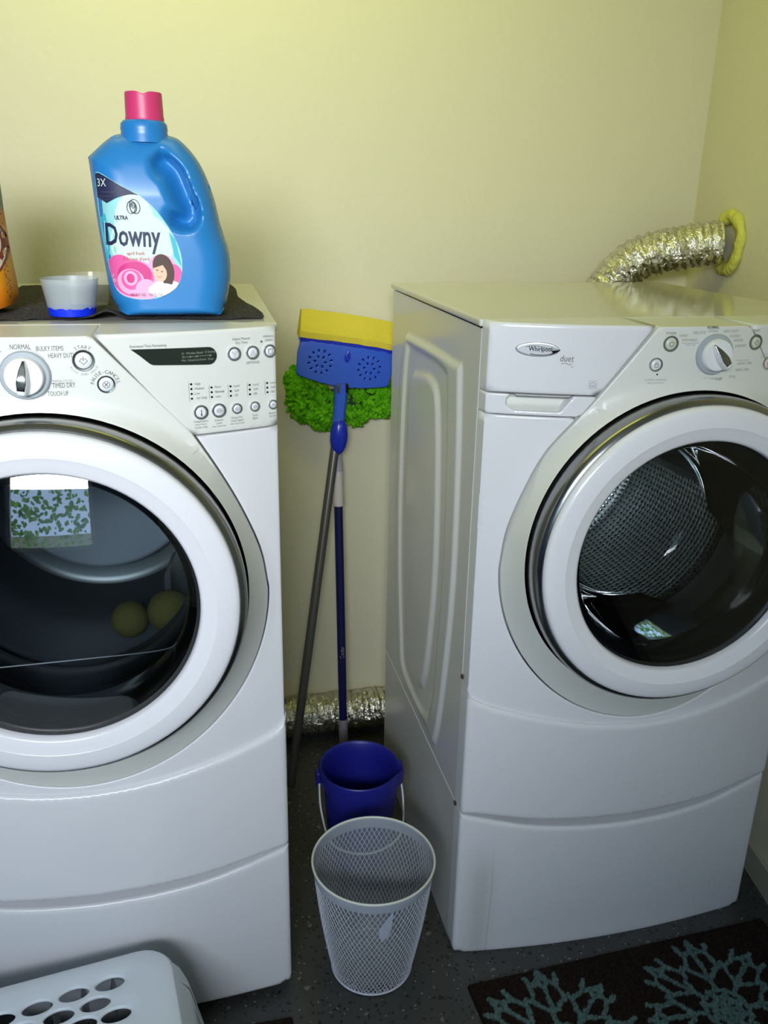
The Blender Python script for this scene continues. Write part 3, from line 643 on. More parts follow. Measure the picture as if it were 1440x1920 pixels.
# ------------------------------------------------------------ blue bottle
sil = sm([(-.420, 1.326), (-.50, 1.324), (-.564, 1.328), (-.585, 1.349), (-.593, 1.412), (-.598, 1.475), (-.6015, 1.545), (-.599, 1.555), (-.571, 1.579), (-.553, 1.586), (-.520, 1.589), (-.487, 1.586), (-.466, 1.578), (-.440, 1.547), (-.422, 1.501), (-.412, 1.453), (-.402, 1.421), (-.401, 1.38), (-.409, 1.340)], 4)
SIL = np.array(sil); BY = .088
SX = np.array([(x, z-.15 if z < 1.332 else z) for x, z in sil])
LFT = np.array([(-.484, 1.575), (-.500, 1.570), (-.520, 1.555), (-.528, 1.510), (-.512, 1.475), (-.490, 1.452), (-.466, 1.440)])
rec = np.array(sm([(-.484, 1.562), (-.464, 1.543), (-.450, 1.510), (-.441, 1.485), (-.443, 1.463), (-.455, 1.451), (-.466, 1.447)], 4))
def open_dist(x, z, L):
    best = 9
    for a, b_ in zip(L[:-1], L[1:]):
        ab = b_-a; t_ = min(1, max(0, ((x-a[0])*ab[0]+(z-a[1])*ab[1])/(ab@ab))); best = min(best, math.hypot(x-a[0]-ab[0]*t_, z-a[1]-ab[1]*t_))
    return best
REG = np.concatenate([rec, np.array([(-.490, 1.452), (-.512, 1.475), (-.528, 1.510), (-.520, 1.555), (-.500, 1.570)])])
def bh(x, z, d=None):
    d = min(float(dist(np.array([[x, z]]), [SX])[0]), max(0, z-1.3225)*3.5)
    q = min(1, d/.050); h = .056*(1-(1-q)**2.4)**.5
    h *= 1-.42*max(0, (z-1.50)/.10)**1.3 if z > 1.50 else 1
    if inside(np.array([[x, z]]), REG)[0]:
        dd = open_dist(x, z, rec); k = min(1, dd/.013); k = k*k*(3-2*k)
        fade = max(0, 1-max(0, dd-.013)/.036); fade = fade*fade*(3-2*fade)
        k2 = min(1, open_dist(x, z, LFT)/.022); k2 = k2*k2*(3-2*k2)
        h = h*(1-k*fade*k2*.62)
    return h
bt = thing('softener_bottle', 'blue fabric softener bottle with pink cap and rose label', 'bottle', (-.5, BY-.011, 1.3262))
inv = Matrix.Translation((.5, -BY, -1.325))
M['blue'] = mat('blue plastic', srgb(38, 124, 190), .33, bump=(400, .05, .0005))
HB = np.array([(-.47, 1.55), (-.44, 1.55), (-.44, 1.47), (-.47, 1.47)])
hole_ = [(-.4635, 1.535), (-.4555, 1.520), (-.4485, 1.500), (-.4465, 1.487), (-.4505, 1.483), (-.4555, 1.495), (-.4600, 1.515)]
bm = bmesh.new()
def bsurf(sg):
    def f(u, v, w_, d):
        h = 0 if d < 1e-6 and v > 1.335 and u not in () and not inside(np.array([[u, v]]), HB)[0] else bh(u, v)
        return inv @ Vector((u, BY+sg*h, v))
    return f
patch(bm, sil, bsurf(-1), holes=[hole_], g=.0034); patch(bm, sil, bsurf(1), g=.0042, holes=[hole_])
bmesh.ops.remove_doubles(bm, verts=bm.verts, dist=.0002)
be = [e for e in bm.edges if len(e.link_faces) == 1]
if be:
    try: bmesh.ops.bridge_loops(bm, edges=be)
    except Exception: pass
body = obj('bottle_body', bm, M['blue'], bt, 75)
bm = bmesh.new(); r0 = lathe(bm, [(.036, 1.574), (.0345, 1.584), (.0335, 1.590), (.0345, 1.592), (.0335, 1.600), (.030, 1.604), (.027, 1.605)], inv, 40, ax='Z', c=(-.519, BY, 0)); bm.faces.new(r0[-1]); obj('bottle_neck', bm, M['blue'], bt, 50)
bm = bmesh.new(); rr = []
lathe(bm, [(.0275, 1.604), (.0283, 1.607), (.0275, 1.610), (.0268, 1.640), (.0262, 1.6425), (.0245, 1.6425), (.0235, 1.620)], inv, 48, ax='Z', c=(-.517, BY, 0))
for v in bm.verts:                        # the little pouring notch in the rim
    wv = inv.inverted() @ v.co
    if wv.z > 1.63: v.co.z -= .0035*math.exp(-((wv.x+.517)/.006)**2) if wv.y < BY else 0
rows_cap = lathe(bm, [(.0240, 1.630), (.001, 1.630)], inv, 24, ax='Z', c=(-.517, BY, 0)); obj('bottle_cap', bm, mat('pink plastic', srgb(208, 58, 112), .4), bt, 50)
# printed label laid on the bottle front
lab = sm([(-.5925, 1.527), (-.587, 1.5315), (-.565, 1.519), (-.545, 1.508), (-.530, 1.500), (-.509, 1.481), (-.488, 1.450), (-.476, 1.418), (-.477, 1.387), (-.489, 1.366), (-.518, 1.353), (-.552, 1.353), (-.574, 1.364), (-.583, 1.395), (-.588, 1.430), (-.592, 1.480)], 4)
def ls(off):
    return lambda u, v, w_, d: inv @ Vector((u, BY-bh(u, v)-off, v))
cols = [srgb(150, 214, 214), srgb(30, 38, 74), srgb(206, 226, 214), srgb(226, 92, 160), srgb(242, 170, 206), srgb(206, 52, 130), srgb(248, 224, 232), srgb(74, 48, 36), srgb(232, 190, 160), srgb(240, 240, 236), srgb(60, 180, 198), srgb(90, 90, 100), srgb(198, 90, 100)]
LM = [mat('label ink %s' % n, c_, .55) for n, c_ in zip(('aqua', 'navy', 'cream', 'pink', 'light pink', 'magenta', 'pale rose', 'brown', 'skin', 'white', 'teal', 'grey', 'rose'), cols)]
bm = bmesh.new(); patch(bm, lab, ls(.0004), g=.006, mi=0); lb = obj('label', bm, LM, body, 75)
def clip(P):
    # keep print inside the label outline
    A = np.array(lab); c0 = np.array([-.535, 1.43]); out = []
    for p in P:
        p = np.array(p, float)
        for _ in range(40):
            if inside(p[None], A)[0]: break
            p = c0+(p-c0)*.985
        out.append(tuple(p))
    return out
def lay(P, mi, off, g=.007):
    patch(bm, clip(P), ls(off), g=g, mi=mi)
bm = bmesh.new()
lay(ell(-.540, 1.455, .030, .050, 24), 2, .0006); lay(ell(-.532, 1.432, .046, .045, 24), 2, .00065)
lay(sm([(-.594, 1.500), (-.594, 1.530), (-.587, 1.533), (-.545, 1.5085), (-.532, 1.5015), (-.545, 1.5015), (-.562, 1.497), (-.578, 1.489)], 3), 1, .0017, .004)
lay([(-.594, 1.47), (-.582, 1.475), (-.578, 1.44), (-.583, 1.40), (-.594, 1.41)], 10, .0008); lay([(-.480, 1.44), (-.492, 1.45), (-.486, 1.415), (-.476, 1.40)], 10, .0008)
for li, (cx, cz, a, b_, mi) in enumerate(((-.566, 1.397, .020, .020, 3), (-.505, 1.402, .020, .016, 4), (-.489, 1.388, .013, .016, 3), (-.545, 1.378, .036, .032, 4), (-.549, 1.383, .031, .027, 3), (-.546, 1.388, .025, .019, 5), (-.552, 1.378, .020, .019, 4), (-.551, 1.381, .0150, .0150, 3), (-.552, 1.383, .0100, .0105, 4), (-.552, 1.383, .0060, .0070, 5), (-.530, 1.366, .016, .016, 4), (-.500, 1.367, .024, .014, 6))):
    lay(ell(cx, cz, a, b_, 22), mi, .0010+.00011*li, .0035)
lay(ell(-.504, 1.400, .0145, .0185, 22, rot=.25), 7, .0025); lay(ell(-.4965, 1.388, .0085, .0190, 20, rot=-.12), 7, .0026); lay(ell(-.5085, 1.3915, .0098, .0135, 20, rot=.15), 8, .0028); lay(sm([(-.518, 1.398), (-.511, 1.4065), (-.500, 1.404), (-.498, 1.394), (-.504, 1.4025)], 3), 7, .0030, .004); lay(ell(-.506, 1.366, .022, .010, 20), 9, .0029)
lay(ell(-.5125, 1.395, .0018, .0008, 8), 7, .0032, .002); lay(ell(-.5055, 1.393, .0018, .0008, 8), 7, .0032, .002); line2d(bm, [(-.5135, 1.3865), (-.510, 1.3845), (-.506, 1.3860)], .0008, ls(.0032), 0, mi=12)
sl = ls(.0023)
text(bm, '3X', -.5835, 1.5165, .0155, sl, .72, mi=2, w=0); text(bm, 'concentrated', -.5755, 1.5045, .0045, sl, .8, mi=11, w=0); text(bm, 'liquid softener', -.580, 1.4985, .0036, sl, .8, mi=11, w=0); text(bm, 'fabric care', -.5800, 1.4940, .0036, sl, .8, mi=11, w=0)
for e_ in (ell(-.5385, 1.4850, .0072, .0100, 20, rot=.2), ell(-.5435, 1.4840, .0060, .0088, 20, rot=-.1), ell(-.5405, 1.4835, .0045, .0076, 18)): line2d(bm, e_, .0009, sl, w=0, closed=True, mi=1)
line2d(bm, [(-.5405+.0035*(1-k/22)*math.cos(k*.6), 1.4855+.0045*(1-k/22)*math.sin(k*.6)) for k in range(20)], .0008, sl, w=0, mi=1)
sl = ls(.0020); text(bm, 'ULTRA', -.5590, 1.4690, .0078, sl, .8, mi=1, w=0, bold=.03)
sl = ls(.0022); text(bm, 'Downy', -.5455, 1.4430, .0440, sl, mi=1, w=0, ang=-.03, bold=.016, wd=.079, cut=.09)
text(bm, 'april fresh', -.5420, 1.4190, .0075, sl, .85, mi=12, w=0); text(bm, "fraîcheur d'avril", -.5420, 1.4110, .0072, sl, .85, mi=12, w=0)
sl = ls(.0034); text(bm, '105 OZ LIQ   129 FL OZ', -.531, 1.3590, .0058, sl, .8, mi=11, w=0)
line2d(bm, rrect(-.5775, -.5745, 1.377, 1.381, .0006, 1), .0006, ls(.0034), w=0, closed=True, mi=9)
obj('label_print', bm, LM, lb, 0)

# ------------------------------------------------------------ orange detergent jug, only its right edge in the frame
jug = thing('detergent_jug', 'orange and blue detergent jug at the left edge, standing on the towel', 'bottle', (-.86, .13, 1.3262)); JY = .13
jin = Matrix.Translation((.86, -JY, -1.325))
JX = None
js = sm([(-.77, 1.326), (-.86, 1.324), (-.95, 1.326), (-.985, 1.36), (-.985, 1.45), (-.96, 1.53), (-.92, 1.575), (-.87, 1.60), (-.81, 1.59), (-.756, 1.573), (-.7405, 1.532), (-.738, 1.47), (-.735, 1.41), (-.731, 1.355), (-.738, 1.336)], 5); JS = np.array([(x, z-.15 if z < 1.332 else z) for x, z in js])
def jh(x, z):
    d = min(float(dist(np.array([[x, z]]), [JS])[0]), max(0, z-1.3225)*3.5); q = min(1, d/.05); return .055*(1-(1-q)**2.4)**.5
bm = bmesh.new()
for sg in (-1, 1): patch(bm, js, lambda u, v, w_, d, s_=sg: jin @ Vector((u, JY+s_*jh(u, v), v)), g=.009)
bmesh.ops.remove_doubles(bm, verts=bm.verts, dist=.0003)
m_ = mat('orange to blue jug', srgb(226, 134, 20), .35); nt = m_.node_tree; b = nt.nodes['Principled BSDF']; tc = nt.nodes['Texture Coordinate']
sp = nt.nodes.new('ShaderNodeSeparateXYZ'); nt.links.new(tc.outputs['Object'], sp.inputs[0])
mr = nt.nodes.new('ShaderNodeMapRange'); mr.inputs[1].default_value = 0; mr.inputs[2].default_value = .25; nt.links.new(mth('ADD', sp.outputs[2], mth('MULTIPLY', mth('SUBTRACT', sp.outputs[0], .122), 1.2)), mr.inputs[0])
rp = nt.nodes.new('ShaderNodeValToRGB'); nt.links.new(mr.outputs[0], rp.inputs[0]); e_ = rp.color_ramp.elements
e_[0].color = srgb(214, 120, 20); e_[1].color = srgb(96, 130, 132); e_[1].position = .62
for p_, c_ in ((.3, srgb(214, 150, 22)), (.5, srgb(204, 132, 40)), (.57, srgb(226, 120, 30))): n_ = e_.new(p_); n_.color = c_
nt.links.new(rp.outputs[0], b.inputs['Base Color']); jb = obj('jug_body', bm, m_, jug, 75)
bm = bmesh.new(); lathe(bm, [(.03, 1.585), (.03, 1.625), (.027, 1.628), (.001, 1.628)], jin, 32, ax='Z', c=(-.87, JY, 0)); obj('jug_cap', bm, M['blue'], jug, 50)
bm = bmesh.new(); jl = lambda o_: (lambda u, v, w_, d: jin @ Vector((u, JY-jh(u, v)-o_, v)))
patch(bm, ell(-.769, 1.425, .034, .050, 32), jl(.0006), g=.008, mi=0); patch(bm, ell(-.769, 1.425, .0315, .0465, 32), jl(.0009), g=.008, mi=1); patch(bm, ell(-.769, 1.429, .0285, .038, 32), jl(.0012), g=.008, mi=0); patch(bm, ell(-.769, 1.429, .0265, .0355, 32), jl(.0015), g=.008, mi=1)
patch(bm, ell(-.760, 1.432, .011, .020, 24), jl(.0018), g=.008, mi=2)
for k in range(60):
    zz = 1.508-k*.0027; xx = -.7435+k*.00008+random.uniform(-.0028, .0028); fillp(bm, ell(xx, zz, random.uniform(.0005, .0011), random.uniform(.0006, .0012), 6), jl(.0014), w=0, mi=3)
obj('jug_label', bm, [mat('jug red', srgb(120, 48, 46), .4), mat('jug cream', srgb(206, 190, 170), .4), mat('jug green grey', srgb(104, 120, 110), .4), mat('jug ink', srgb(52, 62, 34), .4)], jb, 0)

# ------------------------------------------------------------ measuring cups
M['frost'] = mat('frosted plastic cup', srgb(190, 200, 204), .35, trans=0, alpha=.36); M['clearcup'] = mat('clear plastic cup', srgb(214, 216, 200), .1, alpha=.12)
def cup(x, y, r0, r1, h, label, m, gel):
    z0 = tz(x, y)+.0022; t = thing('measuring_cup', label, 'cup', (x, y, z0)); bm = bmesh.new()
    rows = lathe(bm, [(.001, .0015), (r0*.9, .0015), (r0, .004), (r1, h), (r1+.0012, h), (r0+.0012, .003), (r0*.95, 0), (.001, 0)], None, 48, ax='Z'); obj('cup_wall', bm, m, t, 50)
    if gel:
        bm = bmesh.new(); n = 48; rings = []
        for rr, top in ((r0*.99, True),):
            a_ = [bm.verts.new(((rr+.0016)*math.cos(2*PI*k/n), (rr+.0016)*math.sin(2*PI*k/n), .0012)) for k in range(n)]
            b_ = []
            for k in range(n):
                zz = .012+.004*noise.noise(Vector((k*.9, 3.1, 0)))+.002*random.random(); r_ = r0+(r1-r0)*(zz-.004)/(h-.004)+.0016
                b_.append(bm.verts.new((r_*math.cos(2*PI*k/n), r_*math.sin(2*PI*k/n), zz)))
            c_ = bm.verts.new((0, 0, .006))
            for k in range(n): q = (k+1) % n; bm.faces.new((a_[k], a_[q], b_[q], b_[k])); bm.faces.new((b_[k], b_[q], c_))
            bm.faces.new(a_)
        g_ = obj('blue_residue', bm, mat('blue liquid', srgb(14, 48, 220), .3), t, 60); g_['label'] = 'bright blue leftover liquid'
    return t
cup(-.6450, .064, .0330, .0415, .0560, 'frosted measuring cup with blue liquid left in its bottom, front of the dryer top', M['frost'], True)
cup(-.6300, .190, .0290, .0350, .0520, 'clear empty measuring cup standing behind the frosted one', M['clearcup'], False)

# ------------------------------------------------------------ foil ducts
def duct(pts, r, pitch, bmesh_=None, n=40, amp=.05):
    P = spline(pts, 40); L = [0]
    for a, b_ in zip(P[:-1], P[1:]): L.append(L[-1]+(b_-a).length)
    N = int(L[-1]/(pitch/4)); Q = []; j = 0
    for i in range(N+1):
        s = L[-1]*i/N
        while j < len(L)-2 and L[j+1] < s: j += 1
        Q.append(P[j].lerp(P[j+1], (s-L[j])/max(1e-9, L[j+1]-L[j])))
    rad = [r*(1+amp*(1, .2, -1, .2)[i % 4]) for i in range(N+1)]
    bm = bmesh.new(); tube(bm, Q, rad, n, caps=False)
    for v in bm.verts: v.co += noise.noise_vector(v.co*55)*.0050+noise.noise_vector(v.co*150)*.0045
    return bm
vent = thing('washer_vent_duct', 'crinkled silver foil duct rising behind the washing machine into the right wall', 'duct', (.60, .75, 1.0))
def rel(o, par): o.parent = par; o.matrix_parent_inverse = Matrix.Translation(par.location).inverted(); return o
HY, HZ = .640, 1.418; HX = RW(HY)
rel(obj('duct_hose', duct([(.55, .775, .95), (.560, .772, 1.13), (.590, .765, 1.27), (.665, .745, 1.365), (.76, .69, 1.402), (HX-.02, HY+.01, HZ)], .052, .019), M['foil'], None, 45), vent)
bm = bmesh.new(); nrm = Vector((.87, -.13, 0)).normalized(); tx_ = Vector((.13, .87, 0)).normalized(); rows = []
for i in range(56):
    a = 2*PI*i/56; ring = []
    for k in range(10):
        b_ = 2*PI*k/10; rr_ = .064+.017*math.cos(b_)*(1+.3*noise.noise(Vector((math.cos(a)*2, math.sin(a)*2, 1)))); dp = .011*math.sin(b_)
        p = Vector((RW(HY), HY, HZ))+tx_*rr_*math.cos(a)+Vector((0, 0, 1))*rr_*math.sin(a)-nrm*(.006+dp)
        ring.append(bm.verts.new(p+noise.noise_vector(p*40)*.006))
    rows.append(ring)
for i in range(56):
    for k in range(10): bm.faces.new((rows[i][k], rows[(i+1) % 56][k], rows[(i+1) % 56][(k+1) % 10], rows[i][(k+1) % 10]))
fo = rel(obj('foam_collar', bm, M['foam'], None, 180), vent); fo['label'] = 'yellow foam seal around the duct at the wall'
bm = duct([(-.75, .80, .068), (-.3, .81, .066), (.05, .815, .066), (.35, .81, .068)], .056, .017)
tag(obj('floor_duct', bm, M['foil'], None, 45), 'crinkled silver foil duct lying on the floor along the back wall', 'duct')

# ------------------------------------------------------------ mops between the machines
sm_ = thing('sponge_mop', 'sponge mop with blue plastic head, yellow sponge and grey pole leaning on the back wall', 'mop', (-.27, .589, 0))
M['mopblue'] = mat('blue mop plastic', srgb(52, 92, 205), .3); M['deepblue'] = mat('deep blue plastic', srgb(28, 48, 180), .25)
HA = Matrix.Translation((-.083, .790, 1.135)) @ Matrix.Rotation(-.155, 4, 'Y').inverted()
HA = Matrix.Translation((-.083, .785, 1.120)) @ Matrix.Rotation(.155, 4, 'Y')
hs_ = lambda u, v, w_, d: HA @ Vector((u, w_-.010*(1-(u/.13)**2), v))
outl = [(-.121, .034), (.121, .034), (.125, .0), (.121, -.050), (.118, -.056), (.06, -.066), (.0, -.071), (-.06, -.066), (-.118, -.056), (-.121, -.05), (-.125, 0)]
drops = []
for cx in (-.066, .062):
    for rr_, nn in ((.013, 6), (.028, 12)):
        for k in range(nn):
            a = 2*PI*k/nn+(.26 if rr_ > .02 else 0); q = .0038
            drops.append([(cx+(rr_*math.cos(a)+x_*math.cos(a)-y_*math.sin(a)), -.014+rr_*math.sin(a)+x_*math.sin(a)+y_*math.cos(a)) for x_, y_ in ((-q*1.1, 0), (0, -q*.5), (q*.7, -q*.6), (q, 0), (q*.7, q*.6), (0, q*.5))])
bm = bmesh.new(); patch(bm, outl, hs_, holes=drops, g=.012, r=.0015, w1=.010); 
rel(obj('mop_head', bm, M['mopblue'], None, 50), sm_)
bm = bmesh.new(); patch(bm, [(x_*.98, z_*.98) for x_, z_ in outl], lambda u, v, w_, d: HA @ Vector((u, .011, v)), g=.04); rel(obj('head_backing', bm, M['deepblue'], None, 0), sm_)
bm = bmesh.new(); patch(bm, [(.0075*math.cos(a)*(1-.6*max(0, math.sin(a))), .010+.016*math.sin(a)) for a in [2*PI*k/20 for k in range(20)]], lambda u, v, w_, d: hs_(u, v, w_-.005, d), g=.004, r=.003, w1=.006); rel(obj('drop_emblem', bm, M['deepblue'], None, 50), sm_)
bm = bmesh.new(); box(bm, -.124, .124, -.004, .030, .030, .043, bev=.002)
for k in range(9): box(bm, -.112+k*.026, -.100+k*.026, -.0085, -.003, .033, .041, bev=.001)
bmesh.ops.transform(bm, matrix=HA, verts=bm.verts); rel(obj('clamp_bar', bm, M['deepblue'], None, 50), sm_)
bm = bmesh.new(); bmesh.ops.create_grid(bm, x_segments=40, y_segments=12, size=.5)
bm.free(); bm = bmesh.new(); pr = [(-.012, .043), (-.014, .058), (-.008, .066), (.020, .110), (.042, .108), (.046, .043)]; rows = []
for i in range(41):
    x_ = -.127+.254*i/40; s_ = 1-.05*(1-min(1, min(i, 40-i)/3)); rows.append([bm.verts.new(HA @ (Vector((x_, .016+(y_-.016)*s_, .075+(z_-.075)*s_-.004*(x_/.127)**2))+Vector(noise.noise_vector(Vector((x_*30, y_*30, z_*30))))*.0012)) for y_, z_ in pr])
for i in range(40):
    for k in range(6): bm.faces.new((rows[i][k], rows[i+1][k], rows[i+1][(k+1) % 6], rows[i][(k+1) % 6]))
bm.faces.new(rows[0]); bm.faces.new(rows[-1]); rel(obj('sponge', bm, mat('yellow sponge', srgb(214, 196, 62), .9, bump=(380, .8, .003)), None, 30), sm_)
# neck, oval button, pole
bm = bmesh.new()
for (xa, xb) in ((0, 1),):
    A1, B1 = Vector((-.096, .775, 1.060)), Vector((-.106, .772, .945)); rows = []
    for t_, hw in ((0, .0165), (.06, .0165), (.5, .0150), (1, .0135)):
        p = A1.lerp(B1, t_); rows.append([bm.verts.new(p+Vector((sx_*hw, dy, 0))) for sx_, dy in ((-1, .012), (-1, -.006), (-.6, -.012), (.6, -.012), (1, -.006), (1, .012))])
    for i in range(3):
        for k in range(6): bm.faces.new((rows[i][k], rows[i][(k+1) % 6], rows[i+1][(k+1) % 6], rows[i+1][k]))
    bm.faces.new(rows[0]); bm.faces.new(rows[-1])
rel(obj('mop_neck', bm, M['mopblue'], None, 40), sm_)
for sx_ in (-1, 1): rel(obj('lever_pin', nbox(-.096+sx_*.0110-.0035, -.096+sx_*.0110+.0035, .757, .775, 1.040, 1.062, bev=.001), M['brushed'] if sx_ < 0 else M['gloss_black'], None, 50), sm_)
bm = bmesh.new(); bmesh.ops.create_uvsphere(bm, u_segments=28, v_segments=18, radius=1, matrix=Matrix.Translation((-.1045, .768, .924)) @ Matrix.Rotation(.05, 4, 'Y') @ Matrix.Diagonal((.0235, .019, .050, 1))); rel(obj('squeeze_grip', bm, M['deepblue'], None, 180), sm_)
bm = bmesh.new(); tube(bm, [(-.1085, .779, .925), (-.268, .589, .0)], .0118, 20); rel(obj('mop_pole', bm, mat('grey metal pole', srgb(100, 98, 95), .35, .55), None, 50), sm_)

cm = thing('chenille_mop', 'mop with bright green chenille noodle pad and navy blue pole, behind the sponge mop', 'mop', (-.092, .701, 0))
bm = bmesh.new(); rng = random.Random(3)
lobes = [(-.182, 1.020, .052, .072, 0), (-.135, .975, .050, .052, 0), (-.160, .995, .060, .050, 0), (-.205, 1.05, .03, .05, 0), (-.045, .985, .042, .052, 0), (.005, 1.000, .052, .050, 0), (.035, 1.005, .030, .050, 0), (-.10, .985, .03, .045, 0)]
cnt = 0
tmp = bmesh.new(); bmesh.ops.create_icosphere(tmp, subdivisions=2, radius=1); tmp.verts.index_update(); IV = [v.co.copy() for v in tmp.verts]; IF = [[v.index for v in f.verts] for f in tmp.faces]; tmp.free()
for cx, cz, rx_, rz2, _ in lobes:
    for k in range(95):
        a = rng.uniform(0, 2*PI); q = math.sqrt(rng.random()); x_ = cx+rx_*q*math.cos(a); z_ = cz+rz2*q*math.sin(a)
        y_ = .845-.030*math.sqrt(max(0, 1-q*q))-rng.random()*.006
        A = Matrix.Translation((x_, y_, z_)) @ Matrix.Rotation(rng.uniform(0, 6), 4, 'Y') @ Matrix.Rotation(rng.uniform(-.6, .6), 4, 'Z') @ Matrix.Diagonal((rng.uniform(.0085, .0125), .0058, .0058, 1))
        vs = [bm.verts.new(A @ v) for v in IV]
        for v in vs: v.co += noise.noise_vector(v.co*260)*.0016
        for f in IF: bm.faces.new([vs[i] for i in f])
pad = rel(obj('chenille_pad', bm, mat('green chenille', srgb(108, 190, 28), .9, spec=.1, bump=(900, .6), vary=(60, srgb(70, 146, 12))), None, 180), cm); pad['kind'] = 'stuff'
rel(obj('pad_plate', nbox(-.215, .060, .850, .862, .960, 1.03, bev=.005), mat('dark mop plate', srgb(40, 52, 60), .5), None, 60), cm)
pp = lambda t_: Vector((-.1035, .800, .875)).lerp(Vector((-.0975, .722, .0)), t_)
bm = bmesh.new(); tube(bm, [(-.1035, .815, .960), (-.1035, .806, .91), pp(0), pp(.06)], [.012, .010, .0105, .0155], 20); rel(obj('mop_socket', bm, mat('pale socket', srgb(168, 164, 176), .4), None, 50), cm)
bm = bmesh.new(); tube(bm, [pp(.060), pp(.065), pp(.165), pp(.17)], [.0125, .0135, .0145, .013], 20); rel(obj('pole_ferrule', bm, mat('white ferrule', srgb(206, 200, 196), .4), None, 50), cm)
bm = bmesh.new(); tube(bm, [pp(.17), pp(.895)], .0118, 20); rel(obj('mop_pole', bm, mat('navy pole', srgb(20, 22, 78), .35), None, 50), cm)
bm = bmesh.new(); tube(bm, [pp(.893), pp(.9), pp(.985), pp(.995)], [.012, .0135, .0135, .008], 20); e_ = rel(obj('pole_end', bm, mat('grey pole tip', srgb(140, 136, 148), .5), None, 50), cm)
bm = bmesh.new(); P1 = pp(.66); text(bm, 'O-Cedar', 0, 0, .017, lambda u, v, w_, d: P1+Vector((u, -.0122, v)), ang=PI/2, w=0, sx=.9); rel(obj('pole_lettering', bm, M['pale_print'], None, 0), cm)

# ------------------------------------------------------------ blue bucket
bk = thing('bucket', 'dark blue plastic bucket on the floor behind the wire basket', 'bucket', (-.137, .298, 0)); bk.scale = (.90, .93, 1); M['bucket'] = mat('blue bucket plastic', srgb(26, 30, 132), .4)
bm = bmesh.new(); BH = .255
rows = lathe(bm, [(.001, .006), (.074, .006), (.090, BH-.03), (.095, BH-.004), (.102, BH), (.106, BH-.004), (.105, BH-.034), (.094, BH-.036), (.078, .004), (.074, 0), (.001, 0)], None, 64, ax='Z')
for v in bm.verts:                        # pouring lip on the right
    a = math.atan2(v.co.y, v.co.x)
    if v.co.z > BH-.05: k = math.exp(-((a+.35)/.22)**2); v.co.x += .012*k; v.co.z -= .003*k
obj('bucket_body', bm, M['bucket'], bk, 50)
bm = bmesh.new(); tube(bm, spline([(-.106, 0, BH-.02), (-.108, -.05, BH-.085), (-.085, -.105, BH-.14), (0, -.125, BH-.16), (.085, -.105, BH-.14), (.108, -.05, BH-.085), (.106, 0, BH-.02)], 6), .0028, 8); h_ = obj('bucket_handle', bm, mat('white bail wire', srgb(200, 205, 214), .35), bk, 180); h_['label'] = 'thin white bail handle hanging down'
for sx_ in (-1, 1): obj('handle_ear', nbox(sx_*.108-.007, sx_*.108+.007, -.012, .012, BH-.036, BH-.006, bev=.003), M['bucket'], bk, 50)

# ------------------------------------------------------------ wire mesh basket
wb = thing('wire_wastebasket', 'white wire mesh wastebasket on the floor between the machines', 'wastebasket', (-.172, -.026, 0)); BZ = .280; RB, RT = .083, .1195
M['wire'] = mat('white coated wire', srgb(206, 210, 224), .45)
def bp(t_, a, extra=0):
    r_ = RB+(RT-RB)*t_+.004*math.sin(t_*PI)+extra; lean = -.010*t_; return Vector((r_*math.cos(a)+(-.002*t_), r_*math.sin(a)+lean, .004+(BZ-.006)*t_))
bm = bmesh.new(); NW = 70
for dr_s in (1, -1):
    for k in range(NW):
        a0 = 2*PI*k/NW; n = 16; tw_ = 1.25*dr_s
        P = [bp(j/n, a0+tw_*j/n, .0004*dr_s) for j in range(n+1)]; tube(bm, P, .00085, 3, caps=False)
wm = obj('wire_mesh', bm, M['wire'], wb, 180); wm['kind'] = 'stuff'
bm = bmesh.new()
for dr_s in (0, 1):
    for k in range(-12, 13):
        o_ = k*.0068; h_ = math.sqrt(max(0, RB*RB-o_*o_)); P = [Vector((o_, -h_, .005)), Vector((o_, h_, .005))]
        if dr_s: P = [Vector((p.y, p.x, .0062)) for p in P]
        R45 = Matrix.Rotation(.5, 4, 'Z'); tube(bm, [R45 @ p for p in P], .0009, 3, caps=False)
wm = obj('bottom_mesh', bm, M['wire'], wb, 180); wm['kind'] = 'stuff'
bm = bmesh.new(); NR = 72
for i, (t0, t1, e0) in enumerate(((.918, 1.0, .0016),)):
    A_ = [[bm.verts.new(bp(t_, 2*PI*k/NR, e_)) for k in range(NR)] for t_, e_ in ((t0, .0012), (.96, .0020), (1.0, .0022), (1.008, .0005), (1.0, -.0012), (.96, -.0012), (t0, -.0008))]
    for r1_, r2_ in zip(A_[:-1], A_[1:]):
        for k in range(NR): bm.faces.new((r1_[k], r1_[(k+1) % NR], r2_[(k+1) % NR], r2_[k]))
obj('rim_band', bm, mat('white enamel band', srgb(168, 176, 188), .5), wb, 60)
bm = bmesh.new(); tube(bm, [bp(1.005, 2*PI*k/NR, .001) for k in range(NR)], .0024, 8, closed=True); obj('rim_wire', bm, mat('bright rim', srgb(214, 218, 210), .4), wb, 180)
bm = bmesh.new(); tube(bm, [bp(0, 2*PI*k/48) for k in range(48)], .0022, 8, closed=True); obj('base_ring', bm, M['wire'], wb, 180)
